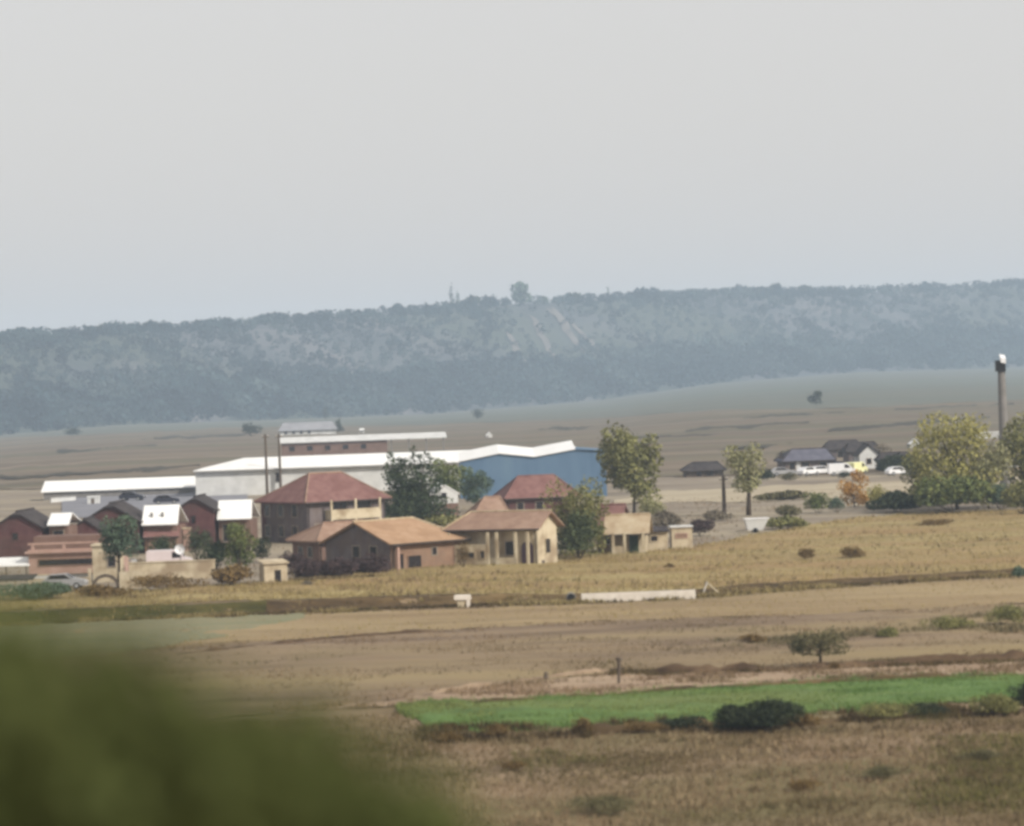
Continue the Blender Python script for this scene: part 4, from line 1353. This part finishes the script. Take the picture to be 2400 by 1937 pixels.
obj("feed_arm", MB().tube([(0, -0.1, 2.3), (0, -0.75, 2.5)], [0.03, 0.03], 6), M_CONC, h)

# pale trough-shaped trailer body
h, k = frame_at("trailer", "pale flared tub trailer standing on the open ground right of the houses", "trailer", 1566, 1121, 4)
tb = MB()
bw, tw = 0.45, 0.0
bot = [(0.35, 0.2, 0.35), (2.05, 0.2, 0.35), (2.05, 1.3, 0.35), (0.35, 1.3, 0.35)]
top_ = [(0, 0, 1.65), (2.75, 0, 1.65), (2.75, 1.5, 1.65), (0, 1.5, 1.65)]
for i in range(4):
    j = (i + 1) % 4
    tb.poly([bot[i], bot[j], top_[j], top_[i]])
    q = [(0.06 if c[0] < 1 else -0.06) for c in (bot[i], bot[j], top_[j], top_[i])]
tb.poly(bot)
obj("tub", tb, W_WHITE, h)
obj("rim", MB().box(-0.05, 2.8, -0.06, 0.0, 1.6, 1.72).box(-0.05, 2.8, 1.5, 1.56, 1.6, 1.72).box(-0.05, 0, 0, 1.5, 1.6, 1.72).box(2.75, 2.8, 0, 1.5, 1.6, 1.72), M_CARW, h)
for wy in (0.1, 1.4):
    obj("wheel", MB().disc((1.2, wy, 0.3), 0.3, 'y', 0.09), M_RUBBER, h)
obj("drawbar", MB().tube([(0.4, 0.75, 0.4), (-1.0, 0.75, 0.3)], [0.05, 0.04], 6), M_WOOD, h)


# ------------------------------------------------------------------ poles
def utility(label, px, base, top, arm=True, r_=0.16, name="utility_pole"):
    h, k = frame_at(name, label, "utility pole", px, base, 8)
    H = (base - top) / k
    obj("pole", MB().tube([(0, 0, -0.5), (0, 0, H * 0.5), (0, 0, H)], [r_, r_ * 0.85, r_ * 0.65], 8), M_WOOD, h)
    if arm:
        a = obj("crossarm", MB().box(-0.55, 0.55, -0.16, -0.04, H - 0.5, H - 0.34), M_WOOD, h)
        for xx in (-0.45, 0, 0.45):
            obj("insulator", MB().tube([(xx, -0.1, H - 0.34), (xx, -0.1, H - 0.1)], [0.06, 0.04], 6), M_CONCW, a)
    return h


utility("brown utility pole by the left eaves of the large house, left of two", 562, 1052, 912, r_=0.26)
utility("brown utility pole near the brick barn's left end, right of two", 590, 1040, 912, r_=0.26)
utility("grey timber post with a crossarm beside the pale thin tree", 1522, 1085, 1000, r_=0.3)
h, k = frame_at("tall_post", "very tall grey concrete post with black and white head on the right", "lamp post", 2113, 1058, 0)
H = (1058 - 778) / k
obj("shaft", MB().tube([(0, 0, -0.5), (0, 0, H * 0.5), (0, 0, H)], [0.72, 0.6, 0.5], 12), M_CONC, h)
hd = obj("head", MB().box(-0.75, 0.5, -0.55, 0.55, H - 0.1, H + 1.35), M_BLACK, h)
obj("hood", MB().slab([(-0.15, -0.58, H + 1.7), (0.55, -0.58, H + 1.5), (0.55, 0.58, H + 2.0), (-0.15, 0.58, H + 2.15)], 0.62), M_CARW, h)
obj("collar", MB().disc((0, 0, H - 0.25), 0.5, 'z', 0.12), M_BLACK, h)

# ------------------------------------------------------------------ village trees and shrubs
TV = "trees among the village houses"
tree("garden_tree", "big dark green tree with twin tips behind the brick house", 834, 1112, 948, 146, L_DARK, 'cone', n=1500, trunk=0.08, group=TV, size=0.32, nl=12)
tree("garden_tree", "second dark green tip, taller, just right of the twin-tipped tree", 880, 1112, 936, 150, L_DARK, 'cone', n=1500, trunk=0.08, group=TV, size=0.32, nl=12)
tree("garden_tree", "lighter green tree between the dark green trees and blue hall", 950, 1072, 962, 92, L_MOSS, 'round', n=1000, trunk=0.2, group=TV)
tree("garden_tree", "small teal tree in front of the blue hall's left end", 1002, 1076, 985, 66, L_TEAL, 'round', n=700, trunk=0.2, group=TV)
tree("garden_shrub", "yellow-green shrub beside the cream balcony", 812, 1104, 1060, 62, L_PALE, 'bush', n=420, group=TV)
tree("garden_shrub", "dull green shrub below the little white gable house", 925, 1112, 1076, 90, L_OLIVE, 'bush', n=520, group=TV)
tree("willow_tree", "broad drooping tree with olive top standing beside the porch house", 1212, 1172, 1004, 122, L_OLIVE, 'round', n=1500, trunk=0.04, group=TV, size=0.3, nl=20)
tree("garden_shrub", "dark green-grey undergrowth at the foot of the broad drooping tree", 1215, 1178, 1066, 122, L_MOSSD, 'bush', n=900, group=TV, size=0.26)
tree("garden_tree", "tall olive tree at the right end of the blue hall", 1326, 1086, 896, 118, L_OLIVE, 'round', n=1500, trunk=0.06, group=TV, nl=20)
tree("garden_tree", "thin pale tree with a bare dark trunk right of the village", 1570, 1086, 926, 98, L_PALE, 'round', n=620, trunk=0.32, group=TV, trunk_r=0.32)
tree("autumn_tree", "huge yellow-green autumn tree beside the tall concrete post", 2008, 1072, 868, 180, L_YELLOW, 'round', n=2200, trunk=0.06, group=TV, size=0.36, nl=26)
tree("garden_shrub", "moss green undergrowth beneath the huge autumn tree", 2000, 1078, 985, 175, L_MOSS, 'bush', n=1300, group=TV)
tree("autumn_tree", "olive tree cut by the right edge, right of the tall post", 2152, 1066, 872, 104, L_OLIVE, 'round', n=1100, trunk=0.06, group=TV, nl=18)
tree("autumn_shrub", "orange-gold bush in front of the parked farm vehicles", 1795, 1068, 985, 62, L_GOLD, 'round', n=620, trunk=0.08, group=TV)
tree("garden_shrub", "green bush left of the orange-gold bush", 1716, 1080, 1026, 62, L_MOSS, 'bush', n=520, group=TV)
tree("garden_shrub", "small teal bush touching the foot of the orange-gold bush", 1757, 1078, 1036, 44, L_TEAL, 'bush', n=380, group=TV)
tree("garden_shrub", "dark low hedge between the orange bush and the huge autumn tree", 1880, 1078, 1030, 120, L_DUSK, 'bush', n=900, group=TV)
tree("garden_shrub", "dark bush behind the slate farm building's left end", 1655, 990, 938, 60, L_DUSK, 'bush', n=420, group=TV)
tree("garden_tree", "yellow-green young tree filling the gap left of the huge autumn tree", 1930, 1068, 940, 84, L_OLIVE, 'round', n=800, trunk=0.06, group=TV)
tree("autumn_shrub", "yellow-green growth around the foot of the tall post, right side", 2075, 1070, 930, 90, L_PALE, 'round', n=900, trunk=0.04, group=TV)
tree("garden_shrub", "added shade-filling shrub between the wide and narrow maroon houses", 342, 1180, 1118, 62, L_DARK, 'bush', n=420, group=TV)  # shrub added to stand in for shade between the houses
tree("garden_shrub", "added shade-filling shrub squeezed between the left two maroon houses", 128, 1176, 1122, 60, L_PURPLE, 'bush', n=380, group=TV)  # added dark filler for the shaded gap
tree("garden_shrub", "added shade-dark shrub at the corner of the large house's purple wall", 548, 1184, 1118, 56, L_DUSK, 'bush', n=420, group=TV)  # added to deepen the shade beside the wall
tree("garden_shrub", "added purple-grey shrub for shade in front of the pink cottage", 606, 1204, 1152, 62, L_PURPLE, 'bush', n=420, group=TV)  # added as a dark mass for shade
tree("garden_shrub", "added brown shrub for shade in the gap between brick house and porch house", 972, 1196, 1128, 36, L_BROWN, 'bush', n=300, group=TV)  # added to fill the shaded gap
tree("garden_shrub", "added dark green bush for shade filling the gap behind brick and porch houses", 970, 1140, 1086, 70, L_DARK, 'bush', n=420, group=TV)  # added dark filler behind the houses, in place of shade
tree("garden_shrub", "low brown scrub on bare ground left of the pale thin tree", 1500, 1096, 1068, 80, L_GREY, 'bush', n=380, group=TV)
tree("garden_shrub", "low dull scrub between the tub trailer and the green bush", 1660, 1090, 1056, 70, L_DULL, 'bush', n=380, group=TV)
tree("garden_shrub", "yellow-green bush right of the orange-gold bush", 1840, 1066, 1012, 60, L_YELLOW, 'bush', n=420, group=TV)
tree("garden_shrub", "dark scrub along the track left of the parked farm vehicles", 1612, 1010, 984, 60, L_DUSK, 'bush', n=300, group=TV)
tree("garden_shrub", "dull scrub before the slate farm building's left corner", 1660, 1012, 990, 46, L_DULL, 'bush', n=260, group=TV)
tree("garden_shrub", "small dark bush between the white van and the white farmhouse", 1772, 1008, 984, 34, L_DUSK, 'bush', n=220, group=TV)
tree("garden_tree", "grey-green young tree rising behind the white farmhouse's right side", 1858, 985, 932, 50, L_GREY, 'round', n=300, trunk=0.1, group=TV)
tree("garden_shrub", "pale scrub right of the last silver car, under the huge tree", 1948, 1016, 984, 70, L_PALE, 'bush', n=320, group=TV)
tree("garden_shrub", "long low brown scrub along the edge of the pale dust lane", 1640, 1052, 1028, 120, L_DULL, 'bush', n=480, group=TV)
tree("autumn_shrub", "olive-yellow undergrowth at the right edge below the cut tree", 2148, 1082, 1000, 90, L_OLIVE, 'bush', n=700, group=TV)
tree("garden_shrub", "dark hedge behind the right-hand farm, left of the huge tree", 1895, 996, 950, 110, L_DUSK, 'bush', n=700, group=TV)
tree("garden_shrub", "dull green hedge at the foot of the tall concrete post", 2100, 1074, 1010, 80, L_TEAL, 'bush', n=700, group=TV)
tree("garden_tree", "slim grey-green young tree before the wide maroon house", 247, 1236, 1070, 92, L_TEAL, 'round', n=760, trunk=0.22, group=TV)
tree("garden_tree", "round yellow-green tree under the narrow maroon house's white wing", 503, 1205, 1100, 76, L_MOSS, 'round', n=900, trunk=0.1, group=TV)
tree("garden_shrub", "dark green bush left of the round yellow-green tree", 452, 1206, 1128, 76, L_DARK, 'bush', n=620, group=TV)
tree("garden_shrub", "dark tall shrub against the narrow maroon house's gable", 415, 1178, 1100, 60, L_DARK, 'bush', n=520, group=TV)
tree("garden_shrub", "brown hedge at the meadow edge left of the cream gate hut", 492, 1232, 1184, 116, L_BROWN, 'bush', n=700, group=TV)
for i, (cx, b, tp, w, lb) in enumerate(((650, 1222, 1170, 86, "purple-brown thicket, left third of the row before the brick house"), (715, 1220, 1166, 90, "purple-brown thicket, middle third of the row before the brick house"), (775, 1214, 1158, 84, "purple-brown thicket, right third of the row before the brick house"))):
    tree("thicket", lb, cx, b, tp, w, L_PURPLE, 'bush', n=900, group="purple-brown thickets before the brick house", cat="shrub", size=0.2)
tree("garden_shrub", "grey scrub behind the cream block hut", 1400, 1118, 1070, 100, L_GREY, 'bush', n=600, group=TV)
tree("garden_shrub", "purple-grey scrub right of the cream block hut", 1470, 1128, 1086, 80, L_PURPLE, 'bush', n=420, group=TV)
tree("garden_shrub", "pale feathery grass clump behind the tan-roofed house", 1368, 1092, 1040, 60, L_PALE, 'bush', n=420, group=TV)
tree("garden_shrub", "dull green hedge right of the pale tub trailer", 1650, 1112, 1082, 110, L_OLIVE, 'bush', n=520, group=TV)
tree("garden_shrub", "grey-green weeds before the silver car at lower left", 66, 1266, 1216, 190, L_TEAL, 'bush', n=900, group=TV, size=0.22)
tree("garden_shrub", "brown weeds before the arched yard wall", 214, 1258, 1222, 130, L_BROWN, 'bush', n=600, group=TV, size=0.2)
tree("garden_shrub", "brown weeds at the foot of the long cream garden wall", 350, 1242, 1200, 160, L_BROWN, 'bush', n=520, group=TV, size=0.2)
tree("garden_shrub", "olive shrub behind the pink terrace building", 118, 1168, 1128, 80, L_BROWN, 'bush', n=420, group=TV)
tree("garden_shrub", "brown shrub between the cream shed and the garden wall", 290, 1212, 1168, 44, L_BROWN, 'bush', n=320, group=TV)

MG = "bushes out in the yellow meadow"
tree("meadow_bush", "small brown bush in the yellow meadow, left of two close bushes", 1694, 1178, 1146, 42, L_BROWN, 'bush', n=300, group=MG, size=0.14)
tree("meadow_bush", "wider brown bush in the yellow meadow, right of two close bushes", 1787, 1176, 1144, 62, L_BROWN, 'bush', n=480, group=MG, size=0.14)
tree("meadow_bush", "flat brown bush at the top of the yellow meadow below the huge tree", 1965, 1106, 1088, 80, L_BROWN, 'bush', n=400, group=MG, size=0.16)
tree("meadow_bush", "grey-green bush at the right edge on the meadow bank", 2140, 1216, 1186, 44, L_TEAL, 'bush', n=320, group=MG, size=0.14)
tree("meadow_bush", "tiny dark tuft in the meadow below the cream hut", 1408, 1196, 1182, 26, L_BROWN, 'bush', n=120, group=MG, size=0.12)
tree("meadow_bush", "pale tuft at the meadow edge below the purple thicket", 645, 1234, 1218, 34, L_GREY, 'bush', n=160, group=MG, size=0.12)

# ------------------------------------------------------------------ mid-field things
FBG = "bushes and small trees in the fields below the village"
tree("field_tree", "small spreading tree with a thin trunk alone in the brown field", 1722, 1404, 1318, 132, L_DULL, 'round', n=620, trunk=0.36, group=FBG, size=0.15, trunk_r=0.1, nl=16)
tree("field_bush", "dark little bush touching the left of the small spreading tree", 1678, 1378, 1330, 44, L_DUSK, 'bush', n=320, group=FBG, size=0.1)
tree("field_bush", "low brown bush left of the small spreading tree", 1582, 1356, 1330, 66, L_BROWN, 'bush', n=320, group=FBG, size=0.12)
tree("field_bush", "largest blackish green bush at the near edge of the green field", 1610, 1538, 1462, 160, L_DUSK, 'bush', n=1500, group=FBG, size=0.14, nl=22)
tree("field_bush", "blackish bush joined to the left of the largest one", 1535, 1536, 1476, 110, L_DUSK, 'bush', n=900, group=FBG, size=0.13)
tree("field_bush", "low blackish trailing bush left of the joined pair of dark bushes", 1440, 1536, 1502, 120, L_DUSK, 'bush', n=700, group=FBG, size=0.11)
tree("field_bush", "low brown trailing scrub, left end of the dark bush line", 1345, 1540, 1514, 110, L_BROWN, 'bush', n=520, group=FBG, size=0.1)
tree("field_bush", "low brownish bush joined to the right of the largest one", 1680, 1532, 1496, 90, L_BROWN, 'bush', n=520, group=FBG, size=0.12)
tree("field_bush", "olive bush at the green field's near edge, well right of the largest", 1862, 1512, 1468, 130, L_OLIVE, 'bush', n=800, group=FBG, size=0.12)
tree("field_bush", "low dark bush joined to the right of the olive bush", 1960, 1506, 1472, 130, L_DUSK, 'bush', n=600, group=FBG, size=0.12)
tree("field_bush", "olive bush before the right edge of the green field", 2085, 1506, 1452, 120, L_OLIVE, 'bush', n=800, group=FBG, size=0.12)
tree("field_bush", "dark bush cut by the right edge at the green field's near side", 2160, 1498, 1426, 90, L_DUSK, 'bush', n=700, group=FBG, size=0.12)
tree("field_bush", "small dark bush on the near edge of the green field, left end", 1045, 1552, 1516, 66, L_BROWN, 'bush', n=420, group=FBG, size=0.1)
tree("field_bush", "upright brown weed clump between the left and largest dark bushes", 1224, 1546, 1500, 60, L_BROWN, 'bush', n=420, group=FBG, size=0.1)
tree("field_bush", "faint brown bush at the green field's left tip", 945, 1560, 1534, 70, L_BROWN, 'bush', n=320, group=FBG, size=0.1)
tree("field_bush", "dull green scrub at the right of the brown field, nearest the tree", 1868, 1342, 1314, 60, L_OLIVE, 'bush', n=360, group=FBG, size=0.13)
tree("field_bush", "dull green scrub in the middle of the right-hand scrub line", 1990, 1326, 1288, 120, L_OLIVE, 'bush', n=620, group=FBG, size=0.13)
tree("field_bush", "dull green scrub at the right edge of the brown field", 2120, 1316, 1264, 120, L_OLIVE, 'bush', n=700, group=FBG, size=0.13)
tree("field_bush", "small brown bush on the track beside the spreading tree's foot", 1752, 1408, 1388, 34, L_BROWN, 'bush', n=200, group=FBG, size=0.09)

tree("field_bush", "broad low olive clump in the near meadow at the bottom centre-right", 1270, 1712, 1668, 170, L_DULL, 'bush', n=700, group=FBG, size=0.09)
tree("field_bush", "low olive clump in the near meadow below the olive edge bush", 1845, 1636, 1606, 130, L_DULL, 'bush', n=520, group=FBG, size=0.09)
tree("field_bush", "small brown clump in the near meadow left of centre-right olive clump", 1085, 1618, 1594, 70, L_BROWN, 'bush', n=360, group=FBG, size=0.08)
tree("field_bush", "low brown clump in the near meadow under the largest dark bush", 1690, 1660, 1634, 90, L_BROWN, 'bush', n=400, group=FBG, size=0.08)
tree("field_bush", "small olive clump near the right edge of the near meadow", 2060, 1598, 1570, 100, L_DULL, 'bush', n=420, group=FBG, size=0.08)
h, k = frame_at("concrete_trough", "long low pale concrete trough lying along the foot of the bank", "trough", 1222, 1266, 1.5)
Lt = (1462 - 1222) / k
tr = MB()
tr.box(0, Lt, 0, 0.14, 0.0, 0.72).box(0, Lt, 0.75, 0.89, 0.0, 0.72).box(0, 0.14, 0.142, 0.748, 0.0, 0.72).box(Lt - 0.14, Lt, 0.142, 0.748, 0.0, 0.72).box(0.142, Lt - 0.142, 0.142, 0.748, 0.0, 0.12)
obj("basin", tr, M_CONCW, h)
for i in range(5):
    xx = 0.6 + i * (Lt - 1.6) / 4
    obj("foot", MB().box(xx, xx + 0.4, 0.1, 0.8, -0.4, -0.002), M_CONC, h)
h, k = frame_at("culvert_pipe", "short dark culvert pipe at the left end of the pale trough", "culvert", 1200, 1266, 90)
cm = MB()
cm.tube([(0, 0, 0.4), (1.2, 0, 0.4)], [0.42, 0.42], 14)
obj("pipe", cm, M_CONC, h)
obj("mouth", MB().disc((-0.012, 0, 0.4), 0.36, 'x', 0.01), M_BLACK, h)  # black disc paints the shade inside the pipe
h, k = frame_at("concrete_headwall", "small pale broken headwall in the bank, left of the trough", "headwall", 962, 1276, 5)
obj("slab", MB().slab([(-0.3, 0, 1.0), (1.15, 0, 0.95), (1.15, 0.6, 1.02), (-0.1, 0.6, 1.05)], 0.35), M_CONCW, h)
obj("leg", MB().box(0.75, 1.05, 0.02, 0.55, -0.3, 0.6), M_CONCW, h)
obj("block", MB().box(0.0, 0.6, 0.15, 0.6, -0.3, 0.58), W_CREAM, h)
h, k = frame_at("concrete_headwall", "pale tent-shaped pair of leaning slabs right of the trough", "concrete slabs", 1476, 1250, 4)
obj("slab", MB().slab([(0.0, 0, 0.0), (0.0, 0.7, 0.0), (0.45, 0.7, 1.15), (0.45, 0, 1.15)], 0.18), M_CONCW, h)
obj("slab", MB().slab([(0.5, 0, 1.1), (0.5, 0.7, 1.1), (1.5, 0.7, 0.15), (1.5, 0, 0.15)], 0.18), W_CREAM, h)
h, k = frame_at("fence_post", "weathered dark wooden post with short crossbar beside the track", "post", 1300, 1438, 0)
obj("upright", MB().tube([(0, 0, -0.3), (0.02, 0, 0.7), (0.05, 0, 1.55)], [0.11, 0.1, 0.13], 8), M_WOOD, h)
obj("crossbar", MB().tube([(-0.55, 0.12, 0.95), (0.4, 0.12, 1.02)], [0.05, 0.05], 6), M_WOOD, h)
obj("cap", MB().disc((0.05, 0, 1.6), 0.2, 'z', 0.1), M_WOOD, h)
h, k = frame_at("fence_post", "short dark stump of a post on the earth ridge left of the crossbar post", "post", 1146, 1428, 0)
obj("upright", MB().tube([(0, 0, -0.3), (0.02, 0, 0.2), (0.05, 0, 0.5)], [0.16, 0.15, 0.12], 8), M_WOOD, h)


# ridges of earth along the track and ditch scrub lines
def mound(name, pts, wdt, hgt, material, seed, kd="structure", label=None):
    a = np.array(pts, float)
    n = 110
    xs = np.linspace(a[0, 0], a[-1, 0], n)
    P = at(xs, np.interp(xs, a[:, 0], a[:, 1]))
    taper = np.minimum(1, np.minimum(np.linspace(0, 1, n), np.linspace(1, 0, n)) * 8)
    prof = np.linspace(-1, 1, 9)
    V = np.zeros((9, n, 3))
    for i, q in enumerate(prof):
        x = P[:, 0]
        y = P[:, 1] + q * wdt * (1 + 0.5 * fbm(x / 2.0, x * 0 + i, seed))
        V[i, :, 0] = x
        V[i, :, 1] = y
        V[i, :, 2] = G(x, y) - 0.02 + taper * (math.cos(q * math.pi / 2) ** 1.3) * hgt * np.clip(0.75 + 1.1 * fbm(x / 1.6, x * 0 + i * 0.25, seed + 3), 0.12, 2)
    return kind(npmesh(name, V.reshape(-1, 3), grid_faces(9, n), material, smooth=True), kd, label)


M_RIDGE = mat("brown_ridge_earth", [(62, 46, 32), (96, 76, 56), (120, 98, 74)], scale=1.0, stretch=(0.4, 1, 1), bump=0.8, k=0.72)
M_RIDGEP = mat("pale_ridge_earth", [(112, 92, 74), (146, 126, 104), (166, 146, 122)], scale=1.2, stretch=(0.4, 1, 1), bump=0.5, k=0.85)
mound("earth_ridge", [(868, 1462), (950, 1452), (1150, 1424), (1310, 1408)], 0.6, 0.26, M_RIDGEP, 31)
mound("earth_ridge", [(1300, 1418), (1500, 1412), (1700, 1408), (1900, 1396), (2151, 1388), (2400, 1376)], 0.8, 0.6, M_RIDGE, 37)
mound("earth_ridge", [(870, 1466), (930, 1482), (1100, 1474), (1200, 1466), (1330, 1458), (1500, 1446), (1700, 1438), (1900, 1428), (2200, 1418)], 0.35, 0.28, M_BANK, 39)
mound("earth_ridge", [(900, 1556), (1000, 1548), (1250, 1542), (1450, 1528), (1700, 1522), (1850, 1510), (2151, 1492), (2400, 1476)], 1.1, 0.45, M_BANK, 41)
mound("earth_ridge", [(300, 1380), (480, 1368), (700, 1342), (900, 1330), (1000, 1326)], 0.9, 0.28, M_RIDGE, 43)

# ------------------------------------------------------------------ grass, uncountable
S_NEAR = Strip([(LO, 1830), (HI, 1800)], [(LO, 1560), (600, 1512), (840, 1500), (900, 1540), (1450, 1534), (1800, 1514), (2151, 1496), (HI, 1470)], 60, 2, 60)
tufts("dry_grass", S_NEAR, 46000, 0.22, M_GRASSY, 1, "rough dry grass over the near meadow", blades=4)
tufts("dry_grass", S_NEAR, 9000, 0.26, M_WEEDN, 2, "dark weed clumps dotted over the near meadow", blades=5, clump=5.5, thr=0.32)
tufts("dry_grass", S_NEAR, 6000, 0.32, M_STRAW, 22, "pale straw clumps dotted over the near meadow", blades=5, clump=4.0, thr=0.3)
tufts("dry_grass", S_NEAR, 9000, 0.26, M_OLIVEG, 26, "olive-green grass in the right corner of the near meadow", blades=4, ur=(0.5, 0.98), vr=(0.05, 0.8), clump=13, thr=0.12)
S_SCR = Strip([(880, 1566), (1450, 1542), (1800, 1522), (2151, 1504), (2500, 1484)], [(880, 1534), (1450, 1512), (1800, 1496), (2151, 1476), (2500, 1456)], 80, 2, 62)
tufts("weeds", S_SCR, 3600, 0.4, M_WEED, 3, "dark weeds along the near edge of the green field", blades=5, clump=2.6, thr=0.22)
tufts("crop_blades", S_CROP, 26000, 0.22, M_GRASSG, 4, "short green crop blades in the bright green field", blades=4)
S_CE = Strip([(a, b + 9) for a, b in GREEN_B], [(a, b - 6) for a, b in GREEN_T], 120, 6, 71)
tufts("crop_blades", S_CE, 5000, 0.24, M_GRASSG, 24, "stray green crop spilling past the edges of the green field", blades=4, clump=2.5)
tufts("weeds", S_TRACK, 5000, 0.3, M_GRASSY, 5, "dry grass tufts along the dirt track", blades=4, clump=3)
tufts("weeds", S_FALLOW, 16000, 0.28, M_GRASSY, 6, "sparse dry weeds in the fallow field", blades=4, clump=6)
S_SB = Strip([(1500, 1372), (1850, 1352), (2151, 1330), (2500, 1304)], [(1500, 1346), (1850, 1318), (2151, 1284), (2500, 1256)], 60, 3, 66)
tufts("weeds", S_SB, 4200, 0.36, M_SCRUBB, 12, "dull olive scrub across the right of the brown field", blades=5, clump=5, thr=0.2, spread=0.3)
S_RG = Strip([(1280, 1424), (1600, 1418), (1900, 1404), (2200, 1394), (2500, 1380)], [(1280, 1412), (1600, 1404), (1900, 1388), (2200, 1376), (2500, 1362)], 60, 2, 67)
tufts("weeds", S_RG, 2400, 0.3, M_WEED, 13, "dark brown weeds on the ridge beside the track", blades=5, clump=3)
tufts("weeds", S_STUB, 9000, 0.25, M_WEEDY, 7, "short pale stubble below the bank", blades=4)
S_BK = Strip([(a, b + 6) for a, b in zip(_x, np.interp(_x, SCX, SCY))], [(a, b - 24 * h_) for a, b, h_ in zip(_x, np.interp(_x, SCX, SCY), np.interp(_x, SCX, SC_H))], 160, 2, 64)
tufts("bank_weeds", S_BK, 5000, 0.28, M_WEED, 8, "dark weeds growing along the bank", blades=5)
tufts("bank_weeds", S_BK, 5000, 0.34, M_WEEDY, 18, "yellow grass hanging over the bank in patches", blades=5, clump=3.0, thr=0.1)
tufts("meadow_grass", S_YEL, 42000, 0.36, M_WEEDY, 9, "tall yellow grass of the meadow below the village", blades=4)
tufts("meadow_grass", S_YEL, 3500, 0.45, M_GRASSY, 10, "darker grass clumps in the yellow meadow", blades=5, clump=5)
tufts("village_weeds", S_VIL, 9000, 0.4, M_GRASSY, 11, "patchy weeds around the village houses", blades=4, clump=9, vr=(0, 0.55))

# ------------------------------------------------------------------ the near bush, out of focus
r = np.random.default_rng(77)
YB_ = 11.0
b0 = Vector((-1.9, YB_, float(G(-1.9, YB_))))
bush = thing("foreground_bush", "large blurred dark green bush close to the camera at lower left", "bush", b0)
edge_px = np.array([-900, -400, 0, 160, 320, 500, 650, 800, 900, 990, 1050, 1120])
edge_py = np.array([1440, 1375, 1380, 1420, 1486, 1556, 1612, 1668, 1716, 1790, 1900, 2150])
N = 17000
px = r.uniform(-900, 1110, N)
dep = r.uniform(0, 1, N) ** 1.3
py = np.interp(px, edge_px, edge_py) + 20 * fbm(px / 60, px * 0, 8) + dep * 900 + r.normal(size=N) * 75
yy = YB_ + r.normal(size=N) * 0.55
dd = rays(px, py)
C = np.stack([dd[0] * yy, yy, CAM_H + dd[2] * yy], 1)
gz = G(C[:, 0], C[:, 1])
C = C[C[:, 2] > gz + 0.05] - np.array(b0)
V, Q = leaf_quads(C, r.uniform(0.035, 0.06, len(C)), r)
npmesh("foliage", V, Q, L_FORE, bush)
for i in range(16):
    cx = r.uniform(-700, 900)
    d1 = rays([cx], [np.interp(cx, edge_px, edge_py) + 60])
    tip = Vector((d1[0, 0] * YB_, YB_ + r.normal() * 0.3, CAM_H + d1[2, 0] * YB_)) - b0
    root = Vector((tip.x * 0.45 + r.normal() * 0.1, r.normal() * 0.15, -0.1))
    midp = (root + tip) / 2 + Vector((r.normal() * 0.1, r.normal() * 0.1, 0.15))
    obj("stem", MB().tube([root, midp, tip], [0.025, 0.017, 0.005], 6), M_BARK, bush, True, fix=False)

# ------------------------------------------------------------------ haze
top_z = max(tops) + 6
hz = MB().box(-4400, 4400, -70, 5750, min(-3.0, float(GZ.min()) - 1.2, float(HV[..., 2].min()) - 1.2), top_z)
mh = bpy.data.materials.new("haze_air")
mh.use_nodes = True
t = mh.node_tree
t.nodes.clear()
vo = t.nodes.new("ShaderNodeOutputMaterial")
pv = t.nodes.new("ShaderNodeVolumePrincipled")
pv.inputs["Color"].default_value = (0.64, 0.81, 1.0, 1)
pv.inputs["Density"].default_value = HAZE_DENSITY
t.links.new(pv.outputs[0], vo.inputs["Volume"])
kind(obj("haze", hz, mh), "stuff", "pale blue haze over the plain and hill")
print("HAZE TOP", top_z, "TREES", nT, "GMIN", GZ.min())
